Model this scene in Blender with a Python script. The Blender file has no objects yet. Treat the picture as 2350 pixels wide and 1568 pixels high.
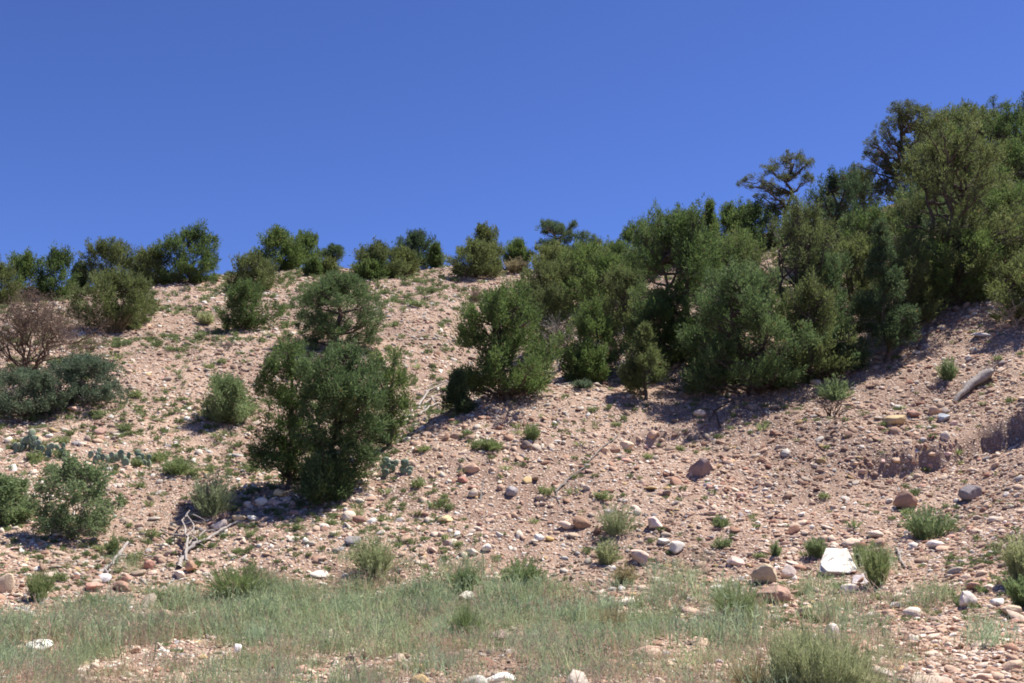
import bpy, math, random
import numpy as np
from math import radians, sin, cos, pi

# ------------------------------------------------------------------ camera, sky, sun, exposure
S = bpy.context.scene
CAM_Z, HORIZON, FPX, CX, CY = 1.7, 1120.0, 2306.0, 1175.0, 784.0     # photo measured at 2350 px wide
PITCH = math.atan((HORIZON - CY) / FPX)
cam_data = bpy.data.cameras.new('camera')
cam_data.sensor_width = 36.0
cam_data.lens = 36.0 * FPX / 2350.0
cam_data.clip_end = 5000.0
cam = bpy.data.objects.new('camera', cam_data)
cam.location = (0, 0, CAM_Z)
cam.rotation_euler = (pi / 2 + PITCH, 0, 0)
S.collection.objects.link(cam)
S.camera = cam

SUN_EL, SUN_AZ = radians(62), radians(63)          # azimuth from +Y towards +X
world = bpy.data.worlds.new('World')
S.world = world
world.use_nodes = True
nt = world.node_tree
nt.nodes.clear()
sky = nt.nodes.new('ShaderNodeTexSky')
sky.sky_type = 'NISHITA'
sky.sun_disc = False
sky.sun_elevation = SUN_EL
sky.sun_rotation = SUN_AZ
sky.altitude = 2200
sky.air_density = 1.0
sky.dust_density = 0.3
sky.ozone_density = 6.0
bg = nt.nodes.new('ShaderNodeBackground')
bg.inputs['Strength'].default_value = 0.076
wo = nt.nodes.new('ShaderNodeOutputWorld')
wb = nt.nodes.new('ShaderNodeMix')                 # the camera's white balance turns the whole sky a little violet
wb.data_type, wb.blend_type = 'RGBA', 'MULTIPLY'
wb.inputs[0].default_value = 1.0
wb.inputs[7].default_value = (.600, .655, 1.02, 1)
nt.links.new(sky.outputs[0], wb.inputs[6])
nt.links.new(wb.outputs[2], bg.inputs[0])
nt.links.new(bg.outputs[0], wo.inputs[0])

sd = bpy.data.lights.new('sun', 'SUN')
sd.energy = 5.0
sd.angle = radians(0.53)
sd.color = (1.0, 0.95, 0.88)
sun = bpy.data.objects.new('sun', sd)
sun.rotation_euler = (pi / 2 - SUN_EL, 0, -SUN_AZ + pi)
S.collection.objects.link(sun)

S.view_settings.view_transform = 'Standard'
S.view_settings.look = 'None'
S.view_settings.exposure = 0.9
S.view_settings.gamma = 1.0
S.view_settings.use_curve_mapping = False
S.cycles.max_bounces = 6
S.cycles.transparent_max_bounces = 4
S.cycles.filter_width = 1.8

# ------------------------------------------------------------------ numeric helpers
SP, CP = sin(PITCH), cos(PITCH)


def ray(px, py):
    u, v = (px - CX) / FPX, (CY - py) / FPX
    y = CP - v * SP
    return u / y, (SP + v * CP) / y                 # per metre of Y: dx, dz


def at(px, py, Y):
    a, b = ray(px, py)
    return np.array([a * Y, Y, CAM_Z + b * Y])


def project(X, Y, Z):
    zc = Z - CAM_Z
    fwd = Y * CP + zc * SP
    up = -Y * SP + zc * CP
    fwd = np.maximum(fwd, 0.01)
    return CX + FPX * X / fwd, CY - FPX * up / fwd


def vnoise(x, y, seed=0):
    """value noise in 0..1 on arrays"""
    xi, yi = np.floor(x).astype(np.int64), np.floor(y).astype(np.int64)
    fx, fy = x - xi, y - yi
    fx, fy = fx * fx * (3 - 2 * fx), fy * fy * (3 - 2 * fy)

    def hsh(a, b):
        n = (a * 374761393 + b * 668265263 + seed * 974634777) & 0x7fffffff
        n = ((n ^ (n >> 13)) * 1274126177) & 0x7fffffff
        n = (n ^ (n >> 16)) & 0xffff
        return n / 65535.0
    a, b = hsh(xi, yi), hsh(xi + 1, yi)
    c, d = hsh(xi, yi + 1), hsh(xi + 1, yi + 1)
    return (a * (1 - fx) + b * fx) * (1 - fy) + (c * (1 - fx) + d * fx) * fy


def fbm(x, y, seed=0, oct=3):
    s, a, t = 0.0, 1.0, 0.0
    for k in range(oct):
        s = s + a * vnoise(x * 2 ** k, y * 2 ** k, seed + k)
        t += a
        a *= 0.5
    return s / t


def smooth(a, b, x):
    t = np.clip((x - a) / (b - a), 0, 1)
    return t * t * (3 - 2 * t)


def norm(v):
    return v / np.maximum(np.linalg.norm(v, axis=-1, keepdims=True), 1e-9)

# ------------------------------------------------------------------ terrain: height field through surveyed points
CTRL = [
    # foot of the left hill and the flat
    (0, 1410, 14.5), (500, 1330, 18), (800, 1322, 18), (1200, 1338, 17.5), (-500, 1410, 14.5),
    (0, 1250, 18), (300, 1250, 19), (-500, 1250, 18),
    (0, 1100, 22.5), (300, 1100, 23), (560, 1080, 24), (-500, 1100, 22.5),
    (0, 930, 28.5), (300, 900, 30), (560, 900, 31), (800, 900, 32), (-500, 930, 28.5),
    (0, 780, 37), (300, 750, 40), (600, 750, 41), (950, 800, 37.5), (1000, 720, 44),
    # crest of the left hill
    (-500, 690, 47), (0, 685, 50), (300, 655, 55), (500, 640, 56), (650, 617, 58), (900, 628, 57), (1020, 614, 59), (1180, 622, 58),
    # gully
    (600, 1200, 20.5), (770, 1085, 26.2), (960, 932, 32.5), (1120, 850, 37.5), (1300, 770, 42), (1400, 700, 46),
    # spur and face of the right hill
    (640, 1217, 19.6), (830, 1090, 22.6), (1000, 968, 25.4), (1300, 874, 28), (1560, 858, 29), (1800, 850, 28.5),
    (900, 1200, 20), (1200, 1200, 20.3), (1500, 1200, 20), (1200, 1050, 23.2), (1500, 1050, 23.5), (1800, 1050, 22.5),
    (1500, 950, 26), (1800, 950, 25), (2000, 950, 24.5), (2000, 800, 28.5), (2350, 700, 28.5), (2350, 850, 24.5),
    (2350, 1000, 21.2), (2350, 1200, 16.3), (2000, 1200, 18.6), (2000, 1100, 21), (2350, 1400, 12.2), (2000, 1300, 16.8),
    (1700, 1300, 17.6), (1500, 1300, 18), (2350, 1560, 9.1),
    # upper right under the trees
    (1450, 790, 33), (1600, 700, 38), (1750, 600, 43), (1850, 570, 45), (2100, 600, 40), (2200, 480, 47), (2350, 480, 44),
    (2000, 505, 50), (1800, 530, 52), (1600, 582, 53), (1400, 612, 56), (2350, 370, 56), (2200, 400, 56),
    (2800, 1200, 13), (2800, 900, 19), (2800, 600, 30), (2800, 350, 46),
]
CREST = [(-500, 690, 47), (0, 685, 50), (300, 655, 55), (650, 617, 58), (1020, 614, 59), (1180, 622, 58), (1400, 612, 56),
         (1600, 582, 53), (1800, 530, 52), (2000, 505, 50), (2200, 400, 56), (2350, 370, 56), (2800, 350, 46)]
pts = [at(*c) for c in CTRL]
for c in CREST:
    p = at(*c)
    for k, dz in ((1.25, -0.8), (1.6, -5.0)):
        pts.append(np.array([p[0] * k, p[1] * k, p[2] + dz]))
for x in (-30, -15, 0, 15):
    for y in (-25, -8, 5, 10):
        pts.append(np.array([x, y, 0.0 if x < 12 else 0.3]))
pts = np.array(pts)
KC = pts[:, :2] / 10.0


def kern(r2):
    return 0.5 * r2 * np.log(np.maximum(r2, 1e-12))


_n = len(pts)
_A = np.zeros((_n + 3, _n + 3))
_A[:_n, :_n] = kern(((KC[:, None] - KC[None]) ** 2).sum(-1)) + np.eye(_n) * 0.004
_A[:_n, _n:] = np.c_[np.ones(_n), KC]
_A[_n:, :_n] = _A[:_n, _n:].T
_w = np.linalg.solve(_A, np.r_[pts[:, 2], np.zeros(3)])


def base_h(X, Y):
    shp = np.shape(X)
    x, y = np.ravel(X) / 10.0, np.ravel(Y) / 10.0
    x, y = np.clip(x, -6, 7), np.clip(y, -3, 9.5)
    out = _w[_n] + _w[_n + 1] * x + _w[_n + 2] * y
    for k in range(_n):
        out = out + _w[k] * kern((x - KC[k, 0]) ** 2 + (y - KC[k, 1]) ** 2)
    return out.reshape(shp)


def hit_fn(fn, px, py, lo=6.0, hi=75.0, n=900):
    a, b = ray(px, py)
    t = np.linspace(lo, hi, n)
    g = CAM_Z + b * t - fn(a * t, t)
    k = np.argmax(g < 0)
    if not (g < 0).any():
        k = int(np.argmin(g[: int(n * 0.8)]))
        return np.array([a * t[k], t[k], float(fn(np.array([a * t[k]]), np.array([t[k]]))[0])])
    if k > 0:
        f = g[k - 1] / (g[k - 1] - g[k])
        tt = t[k - 1] + f * (t[k] - t[k - 1])
    else:
        tt = t[0]
    return np.array([a * tt, tt, float(fn(np.array([a * tt]), np.array([tt]))[0])])


# cut banks: top edge (pixel), depth of cut, run-out
SCARP_PX = [
    ([(1330, 1048, .05), (1390, 1030, .30), (1430, 1012, .42), (1490, 996, .5), (1530, 996, .42), (1580, 985, .2), (1620, 975, .03)], 1.5),
    ([(1900, 1060, .05), (1975, 1058, .30), (2060, 1052, .45), (2100, 1040, .6), (2150, 1036, .55), (2200, 1010, .6), (2250, 985, .8), (2310, 960, .9), (2400, 930, .9), (2600, 900, .3)], 2.4),
    ([(1980, 960, .03), (2080, 950, .2), (2150, 930, .22), (2230, 925, .05)], .9),
]
SCARPS = []
for line, run in SCARP_PX:
    SCARPS.append((np.array([list(hit_fn(base_h, a, b)[:2]) + [d] for a, b, d in line]), run))


def scarp_h(X, Y):
    out = np.zeros(np.shape(X))
    for L, run in SCARPS:
        m = (X > L[:, 0].min() - 3) & (X < L[:, 0].max() + 3) & (Y > L[:, 1].min() - 4) & (Y < L[:, 1].max() + 3)
        if not m.any():
            continue
        x, y = X[m], Y[m]
        wob = (fbm(x * 1.6, y * 1.6, 91, 3) - .5) * .7
        best = np.full(x.shape, 1e9)
        sgn, dep = np.zeros(x.shape), np.zeros(x.shape)
        for k in range(len(L) - 1):
            ax, ay, ad = L[k]
            bx, by, bd = L[k + 1]
            dx, dy = bx - ax, by - ay
            t = np.clip(((x - ax) * dx + (y - ay) * dy) / (dx * dx + dy * dy), 0, 1)
            ex, ey = x - ax - t * dx, y - ay - t * dy
            d = np.hypot(ex, ey)
            upd = d < best
            best = np.where(upd, d, best)
            s = np.sign(dx * ey - dy * ex)              # + = uphill (left of the direction)
            sgn = np.where(upd, s, sgn)
            dep = np.where(upd, ad + t * (bd - ad), dep)
        s = -(best * sgn) + wob * .5
        cut = smooth(-.05, .30, s + (fbm(x * 5, y * 5, 93, 2) - .5) * .22) * (1 - np.clip(s / run, 0, 1)) ** 1.3
        out[m] -= dep * cut
    return out


def ground_h(X, Y):
    X, Y = np.asarray(X, float), np.asarray(Y, float)
    h = base_h(X, Y)
    flat = smooth(15, 21, Y + .25 * np.maximum(X, 0))
    h = h + (fbm(X / 2.6, Y / 2.6, 5, 3) - .5) * (.12 + .38 * flat)
    h = h + (fbm(X / .55, Y / .55, 17, 2) - .5) * (.05 + .10 * flat)
    # shallow runnels down the right hill
    w = smooth(2, 8, X) * smooth(16, 20, Y) * smooth(48, 34, Y)
    h = h + w * .34 * (fbm((X * .80 + Y * .42) / 1.5, (Y * .8 - X * .42) / 8.0, 29, 3) - .5)
    sc = scarp_h(X, Y)
    h = h + sc + np.clip(-sc * 3, 0, 1) * .16 * (fbm(X / .32, Y / .32, 33, 2) - .5)
    return h


def hit(px, py):
    return hit_fn(ground_h, px, py)


def gz(x, y):
    return float(ground_h(np.array([x]), np.array([y]))[0])


def gnormal(x, y, e=.15):
    q = ground_h(np.array([x + e, x - e, x, x]), np.array([y, y, y + e, y - e]))
    n = np.array([-(q[0] - q[1]) / (2 * e), -(q[2] - q[3]) / (2 * e), 1.0])
    return n / np.linalg.norm(n)

# ------------------------------------------------------------------ materials


def new_mat(name):
    m = bpy.data.materials.new(name)
    m.use_nodes = True
    t = m.node_tree
    b = t.nodes['Principled BSDF']
    b.inputs['Roughness'].default_value = 0.9
    b.inputs['Specular IOR Level'].default_value = 0.15
    return m, t, b


def nd(t, kind, **kw):
    n = t.nodes.new(kind)
    for k, v in kw.items():
        if k in n.inputs:
            n.inputs[k].default_value = v
        else:
            setattr(n, k, v)
    return n


def ramp(t, stops, interp='LINEAR'):
    r = t.nodes.new('ShaderNodeValToRGB')
    r.color_ramp.interpolation = interp
    e = r.color_ramp.elements
    while len(e) < len(stops):
        e.new(0.5)
    for k, (p, c) in enumerate(stops):
        e[k].position = p
        e[k].color = (*c, 1)
    return r


def mix_col(t, a, b, f, mode='MIX'):
    m = t.nodes.new('ShaderNodeMix')
    m.data_type = 'RGBA'
    m.blend_type = mode
    for sock, v in ((m.inputs[0], f), (m.inputs[6], a), (m.inputs[7], b)):
        if hasattr(v, 'is_output'):
            t.links.new(v, sock)
        elif isinstance(v, (int, float)):
            sock.default_value = v
        else:
            sock.default_value = (*v, 1)
    return m.outputs[2]


def make_ground_mat():
    m, t, b = new_mat('stony_earth')
    g = nd(t, 'ShaderNodeNewGeometry')
    pos = g.outputs['Position']
    n1 = nd(t, 'ShaderNodeTexNoise', Scale=.35, Detail=6.0, Roughness=.6)
    n2 = nd(t, 'ShaderNodeTexNoise', Scale=3.0, Detail=5.0, Roughness=.65)
    for n in (n1, n2):
        t.links.new(pos, n.inputs['Vector'])
    r1 = ramp(t, [(.32, (.175, .115, .086)), (.47, (.260, .178, .132)), (.66, (.365, .262, .196))])
    t.links.new(n1.outputs[0], r1.inputs[0])
    r2 = ramp(t, [(.3, (.72, .70, .68)), (.7, (1.2, 1.17, 1.14))])
    t.links.new(n2.outputs[0], r2.inputs[0])
    dirt = mix_col(t, r1.outputs[0], r2.outputs[0], 1.0, 'MULTIPLY')
    last = dirt
    bumps = []
    for sc, thr, amt in ((14.0, .36, .8), (34.0, .34, .7)):
        v = nd(t, 'ShaderNodeTexVoronoi', Scale=sc)
        v.inputs['Randomness'].default_value = 1.0
        t.links.new(pos, v.inputs['Vector'])
        sep = nd(t, 'ShaderNodeSeparateColor')
        t.links.new(v.outputs['Color'], sep.inputs[0])
        cr = ramp(t, [(0.0, (.28, .16, .12)), (.25, (.40, .27, .20)), (.5, (.52, .37, .28)), (.72, (.62, .49, .39)), (.9, (.70, .62, .53)), (1.0, (.36, .32, .31))])
        t.links.new(sep.outputs[0], cr.inputs[0])
        mask = nd(t, 'ShaderNodeMapRange')
        mask.inputs['From Min'].default_value = thr + .06
        mask.inputs['From Max'].default_value = thr
        t.links.new(v.outputs['Distance'], mask.inputs['Value'])
        pick = nd(t, 'ShaderNodeMath', operation='LESS_THAN')
        pick.inputs[1].default_value = .8
        t.links.new(sep.outputs[1], pick.inputs[0])
        mm = nd(t, 'ShaderNodeMath', operation='MULTIPLY')
        t.links.new(mask.outputs[0], mm.inputs[0])
        t.links.new(pick.outputs[0], mm.inputs[1])
        m2 = nd(t, 'ShaderNodeMath', operation='MULTIPLY')
        m2.inputs[1].default_value = amt
        t.links.new(mm.outputs[0], m2.inputs[0])
        last = mix_col(t, last, cr.outputs[0], m2.outputs[0])
        inv = nd(t, 'ShaderNodeMapRange')
        inv.inputs['From Min'].default_value = .5
        inv.inputs['From Max'].default_value = 0.0
        t.links.new(v.outputs['Distance'], inv.inputs['Value'])
        hm = nd(t, 'ShaderNodeMath', operation='MULTIPLY')
        t.links.new(inv.outputs[0], hm.inputs[0])
        t.links.new(pick.outputs[0], hm.inputs[1])
        bumps.append((hm.outputs[0], 1.0 / sc))
    t.links.new(last, b.inputs['Base Color'])
    prev = None
    for o, dist in bumps:
        bp = nd(t, 'ShaderNodeBump', Strength=.8, Distance=dist * .5)
        t.links.new(o, bp.inputs['Height'])
        if prev:
            t.links.new(prev, bp.inputs['Normal'])
        prev = bp.outputs[0]
    t.links.new(prev, b.inputs['Normal'])
    return m


def make_rock_mat(name, source):
    """source: 'object' = obj.color, 'instancer' = col attribute of scattered stones"""
    m, t, b = new_mat(name)
    if source == 'object':
        c = nd(t, 'ShaderNodeObjectInfo').outputs['Color']
    else:
        a = nd(t, 'ShaderNodeAttribute', attribute_type='INSTANCER', attribute_name='col')
        c = a.outputs['Color']
    tc = nd(t, 'ShaderNodeTexCoord')
    n1 = nd(t, 'ShaderNodeTexNoise', Scale=2.2, Detail=6.0, Roughness=.65)
    g = nd(t, 'ShaderNodeNewGeometry')
    t.links.new(tc.outputs['Object'], n1.inputs['Vector'])
    n2 = nd(t, 'ShaderNodeTexNoise', Scale=28.0, Detail=4.0, Roughness=.7)
    t.links.new(g.outputs['Position'], n2.inputs['Vector'])
    r1 = ramp(t, [(.28, (.60, .56, .53)), (.5, (1, 1, 1)), (.75, (1.25, 1.22, 1.16))])
    t.links.new(n1.outputs[0], r1.inputs[0])
    r2 = ramp(t, [(.3, (.72, .70, .68)), (.6, (1.08, 1.08, 1.08))])
    t.links.new(n2.outputs[0], r2.inputs[0])
    k = mix_col(t, c, r1.outputs[0], .85, 'MULTIPLY')
    k = mix_col(t, k, r2.outputs[0], .7, 'MULTIPLY')
    t.links.new(k, b.inputs['Base Color'])
    bp = nd(t, 'ShaderNodeBump', Strength=.6, Distance=.02)
    t.links.new(n2.outputs[0], bp.inputs['Height'])
    t.links.new(bp.outputs[0], b.inputs['Normal'])
    return m


def make_leaf_mat(name, dark, mid, light, dead=(.16, .09, .04), trans=.5, instancer=False):
    m, t, b = new_mat(name)
    a = nd(t, 'ShaderNodeAttribute', attribute_type='GEOMETRY', attribute_name='tint')
    r = ramp(t, [(0.0, dark), (.45, mid), (.88, light), (.97, dead)])
    t.links.new(a.outputs['Fac'], r.inputs[0])
    oi = nd(t, 'ShaderNodeObjectInfo')
    col = r.outputs[0]
    vr = ramp(t, [(0, (.86, .88, .9)), (1, (1.14, 1.1, 1.0))])
    if instancer:
        ia = nd(t, 'ShaderNodeAttribute', attribute_type='INSTANCER', attribute_name='col')
        col = mix_col(t, col, ia.outputs['Color'], 1.0, 'MULTIPLY')
    else:
        t.links.new(oi.outputs['Random'], vr.inputs[0])
        col = mix_col(t, col, vr.outputs[0], 1.0, 'MULTIPLY')
    t.links.new(col, b.inputs['Base Color'])
    b.inputs['Roughness'].default_value = .65
    b.inputs['Specular IOR Level'].default_value = .25
    tr = nd(t, 'ShaderNodeBsdfTranslucent')
    t.links.new(col, tr.inputs['Color'])
    mx = nd(t, 'ShaderNodeMixShader')
    mx.inputs[0].default_value = trans
    t.links.new(b.outputs[0], mx.inputs[1])
    t.links.new(tr.outputs[0], mx.inputs[2])
    t.links.new(mx.outputs[0], t.nodes['Material Output'].inputs[0])
    return m


def make_wood_mat(name, a, c):
    m, t, b = new_mat(name)
    tc = nd(t, 'ShaderNodeNewGeometry')
    n = nd(t, 'ShaderNodeTexNoise', Scale=14.0, Detail=5.0, Roughness=.7)
    mp = nd(t, 'ShaderNodeMapping')
    mp.inputs['Scale'].default_value = (1.5, 1.5, .5)
    t.links.new(tc.outputs['Position'], mp.inputs[0])
    t.links.new(mp.outputs[0], n.inputs['Vector'])
    r = ramp(t, [(.3, a), (.7, c)])
    t.links.new(n.outputs[0], r.inputs[0])
    t.links.new(r.outputs[0], b.inputs['Base Color'])
    bp = nd(t, 'ShaderNodeBump', Strength=.7, Distance=.02)
    t.links.new(n.outputs[0], bp.inputs['Height'])
    t.links.new(bp.outputs[0], b.inputs['Normal'])
    return m


M = {
    'ground': make_ground_mat(),
    'rock': make_rock_mat('rock', 'object'),
    'gravel': make_rock_mat('gravel', 'instancer'),
    'bark': make_wood_mat('bark', (.05, .038, .03), (.15, .12, .10)),
    'deadwood': make_wood_mat('weathered_wood', (.20, .17, .15), (.46, .41, .37)),
    'greybark': make_wood_mat('grey_twigs', (.14, .125, .11), (.30, .27, .24)),
    'brownwood': make_wood_mat('brown_twigs', (.06, .042, .033), (.16, .11, .085)),
    'juniper': make_leaf_mat('juniper_foliage', (.066, .106, .032), (.118, .176, .054), (.182, .240, .086)),
    'olive': make_leaf_mat('olive_juniper_foliage', (.078, .104, .036), (.138, .170, .062), (.202, .235, .095)),
    'pine': make_leaf_mat('pine_needles', (.060, .100, .040), (.106, .162, .066), (.166, .226, .100)),
    'darkpine': make_leaf_mat('dark_pine_needles', (.044, .074, .036), (.078, .120, .056), (.126, .176, .082)),
    'pinyon': make_leaf_mat('open_pinyon_needles', (.055, .075, .034), (.095, .115, .052), (.15, .165, .08)),
    'oak': make_leaf_mat('grey_green_leaves', (.075, .115, .068), (.125, .170, .105), (.195, .235, .160)),
    'shrub': make_leaf_mat('green_shrub_leaves', (.13, .19, .080), (.21, .28, .130), (.31, .365, .19)),
    'rabbit': make_leaf_mat('pale_brush_leaves', (.24, .285, .15), (.35, .39, .215), (.48, .50, .30), (.30, .23, .12)),
    'straw': make_leaf_mat('straw_stems', (.22, .18, .10), (.34, .29, .17), (.46, .40, .26), (.3, .22, .14)),
    'deadleaf': make_leaf_mat('dead_brown_needles', (.10, .068, .052), (.165, .118, .092), (.25, .19, .155)),
    'tuft': make_leaf_mat('tuft_leaves', (.14, .195, .075), (.225, .285, .12), (.335, .37, .18), (.30, .24, .13)),
    'grass': make_leaf_mat('grass_blades', (.255, .325, .175), (.36, .435, .25), (.49, .53, .335), (.46, .35, .26), .5, True),
    'weed': make_leaf_mat('slope_weed_leaves', (.10, .155, .05), (.17, .23, .085), (.28, .31, .15), (.36, .30, .18), .42, True),
    'cactus': make_leaf_mat('cactus_skin', (.15, .20, .14), (.20, .255, .18), (.26, .31, .23), (.2, .2, .12), 0.0),
}

# ------------------------------------------------------------------ object helpers


def mesh_np(name, verts, faces, mat, smooth_shade=False, tint=None):
    """faces: (n,3) or (n,4) array, or a list of arrays"""
    me = bpy.data.meshes.new(name)
    if not isinstance(faces, list):
        faces = [faces]
    faces = [np.asarray(f, np.int32) for f in faces if len(f)]
    nv = len(verts)
    me.vertices.add(nv)
    me.vertices.foreach_set('co', np.asarray(verts, np.float32).ravel())
    loops = np.concatenate([f.ravel() for f in faces])
    sizes = np.concatenate([np.full(len(f), f.shape[1], np.int32) for f in faces])
    me.loops.add(len(loops))
    me.loops.foreach_set('vertex_index', loops)
    me.polygons.add(len(sizes))
    starts = np.r_[0, np.cumsum(sizes)[:-1]].astype(np.int32)
    me.polygons.foreach_set('loop_start', starts)
    if smooth_shade:
        me.polygons.foreach_set('use_smooth', np.ones(len(sizes), bool))
    if tint is not None:
        a = me.attributes.new('tint', 'FLOAT', 'FACE')
        a.data.foreach_set('value', np.asarray(tint, np.float32))
    me.update(calc_edges=True)
    me.materials.append(mat)
    return me


def link(name, me, parent=None, loc=None):
    o = bpy.data.objects.new(name, me)
    S.collection.objects.link(o)
    if parent is not None:
        o.parent = parent
    if loc is not None:
        o.location = loc
    return o


def tag(o, label=None, cat=None, group=None, kind=None):
    if label:
        o['label'] = label
    if cat:
        o['category'] = cat
    if group:
        o['group'] = group
    if kind:
        o['kind'] = kind
    return o


def thing(name, label, cat, loc, group=None):
    o = link(name, None, None, tuple(loc))
    o.empty_display_size = .2
    return tag(o, label, cat, group)


class Tubes:
    def __init__(self, sides=5, rough=False):
        self.v, self.f, self.n, self.k, self.rough = [], [], 0, sides, rough

    def add(self, P, R):
        P, R = np.asarray(P, float), np.asarray(R, float)
        m, k = len(P), self.k
        T = norm(np.gradient(P, axis=0))
        ref = np.where(np.abs(T[:, 2:3]) > .9, np.array([[1., 0, 0]]), np.array([[0, 0, 1.]]))
        A = norm(np.cross(T, ref))
        B = np.cross(T, A)
        an = np.arange(k) * 2 * pi / k
        jag = 1.0 if not self.rough else np.random.default_rng(self.n + m).uniform(.62, 1.25, (1, k, 1)) * np.random.default_rng(m).uniform(.85, 1.12, (m, k, 1))
        ring = P[:, None] + R[:, None, None] * jag * (A[:, None] * np.cos(an)[None, :, None] + B[:, None] * np.sin(an)[None, :, None])
        self.v.append(ring.reshape(-1, 3))
        i, j = np.meshgrid(np.arange(m - 1), np.arange(k), indexing='ij')
        j2 = (j + 1) % k
        q = np.stack([i * k + j, i * k + j2, (i + 1) * k + j2, (i + 1) * k + j], -1).reshape(-1, 4)
        self.f.append(q + self.n)
        self.n += m * k

    def mesh(self, name, mat):
        return mesh_np(name, np.concatenate(self.v), np.concatenate(self.f), mat, True)


def curve(a, b, rng, wob=.12, n=6, sag=0.0):
    a, b = np.asarray(a, float), np.asarray(b, float)
    t = np.linspace(0, 1, n)[:, None]
    L = np.linalg.norm(b - a)
    p = a + (b - a) * t
    off = rng.normal(0, wob * L, (n, 3)) * np.sin(t * pi) * .8
    p = p + off
    p[:, 2] += (np.sin(t * pi) * sag * L)[:, 0]
    return p


def leaf_tris(C, A, SZ, per, L, W, rng, along=.9, radial=.5, rnd=.5, elong=1.5, tintc=None):
    """sprays of leaf-sized triangles: C centres, A axes, SZ sizes of the clumps, per = leaves per clump"""
    n = len(C)
    idx = np.repeat(np.arange(n), per)
    N = len(idx)
    d = norm(rng.normal(0, 1, (N, 3)))
    r = rng.random(N) ** .45
    loc = d * (r * SZ[idx])[:, None]
    ax = A[idx]
    comp = (loc * ax).sum(1, keepdims=True)
    loc = loc + ax * comp * (elong - 1)
    taper = 1 - .45 * np.clip(comp[:, 0] / SZ[idx], -.2, 1)[:, None]
    perp = loc - ax * (loc * ax).sum(1, keepdims=True)
    loc = loc - perp * (1 - taper)
    P = C[idx] + loc
    D = norm(ax * along + d * radial + rng.normal(0, 1, (N, 3)) * rnd)
    side = norm(np.cross(D, rng.normal(0, 1, (N, 3))))
    ln = L * rng.uniform(.6, 1.4, N)[:, None]
    wd = W * rng.uniform(.7, 1.3, N)[:, None]
    V = np.stack([P - side * wd / 2, P + side * wd / 2, P + D * ln], 1).reshape(-1, 3)
    F = np.arange(N * 3).reshape(-1, 3)
    tc = rng.random(n) if tintc is None else tintc
    tint = np.clip(tc[idx] * .62 + rng.random(N) * .24, 0, .87)
    tint = np.where(rng.random(N) < .012, 1.0, tint)
    return V, F, tint

# ------------------------------------------------------------------ trees


def auto_lobes(style, hw, H, z0, rng):
    """lobes (x,y,z,rx,ry,rz) filling a crown of half width hw from z0 to H"""
    L = []
    hh = H - z0
    if style == 'cone':
        k = 34
        for i in range(k):
            v = (i + .5) / k
            R = hw * (1.0 - v) ** .8
            rr = hw * (.16 + .22 * (1 - v))
            a = rng.uniform(0, 2 * pi)
            q = max(R - rr * .5, 0) * rng.uniform(.6, 1.1)
            L.append((q * cos(a), q * sin(a), z0 + hh * (v * .93 + .03), rr, rr, rr * 1.0))
        L.append((0, 0, z0 + hh * .93, hw * .1, hw * .1, hh * .07))
    elif style == 'layer':
        k = 22
        for i in range(k):
            v = (i + .5) / k
            prof = math.sqrt(max(0.05, 1 - (1.75 * v - .62) ** 2)) if v > .35 else .72 + .55 * v
            R = hw * min(prof, 1)
            rr = hw * rng.uniform(.26, .42)
            a = i * 2.4 + rng.uniform(-.5, .5)
            q = max(R - rr * .8, 0) * rng.uniform(.7, 1.05)
            L.append((q * cos(a), q * sin(a), z0 + hh * (.06 + .86 * v), rr, rr, rr * .5))
    elif style == 'open':
        k = 26
        for i in range(k):
            v = rng.uniform(.0, 1)
            prof = math.sqrt(max(0.08, 1 - (1.7 * v - .75) ** 2))
            R = hw * prof
            rr = hw * rng.uniform(.15, .27)
            a = i * 2.4 + rng.uniform(-.6, .6)
            q = max(R - rr * .8, 0) * rng.uniform(.55, 1.05)
            L.append((q * cos(a), q * sin(a), z0 + hh * (.06 + .88 * v), rr, rr, rr * .62))
    else:                                             # 'round' juniper and shrub
        k = 36
        for i in range(k):
            v = (i + .5) / k
            prof = math.sqrt(max(0.04, 1 - (1.40 * v - .40) ** 2))
            R = hw * prof * (.70 + .55 * float(vnoise(np.array([i * .38 + 11 * hw]), np.array([v * 4 + H]), 7)[0]))
            rr = hw * rng.uniform(.13, .29)
            a = i * 2.4 + rng.uniform(-.8, .8)
            q = max(R - rr * .55, 0) * (rng.uniform(.8, 1.1) if i % 3 else rng.uniform(.3, .75))
            L.append((q * cos(a), q * sin(a), z0 + hh * (.05 + .84 * v), rr, rr, min(rr * 1.05, hh * .4)))
        for i in range(9):                            # boughs sweeping down to the ground
            a = i * .7 + rng.uniform(-.3, .3)
            rr = hw * rng.uniform(.18, .30)
            q = hw * rng.uniform(.35, .78)
            L.append((q * cos(a), q * sin(a), z0 + hh * rng.uniform(.02, .16), rr, rr, min(rr * .8, hh * .2)))
        for i in range(9):                            # leader tips breaking the outline
            a = rng.uniform(0, 2 * pi)
            q = hw * rng.uniform(.1, .8)
            t = rng.uniform(.08, .13)
            L.append((q * cos(a), q * sin(a), z0 + hh * (rng.uniform(.84, .99) - .22 * (q / hw) ** 2), hw * t, hw * t, hh * rng.uniform(.08, .14)))
    return np.array(L)


STYLE = {  # along, radial, rnd, elong, clump size, leaf len, leaf wid, clumps per m2 of lobe surface, shell inner
    'round': (.9, .5, .42, 2.2, .130, .078, .028, 12.5, .45),
    'cone': (.75, .65, .48, 1.5, .125, .074, .026, 14.0, .45),
    'layer': (.7, .8, .5, 1.15, .120, .078, .022, 14.0, .35),
    'open': (.7, 1.0, .6, 1.0, .105, .080, .018, 13.0, .3),
    'leafy': (.5, .7, .8, 1.2, .125, .050, .032, 9.0, .35),
}


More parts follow.
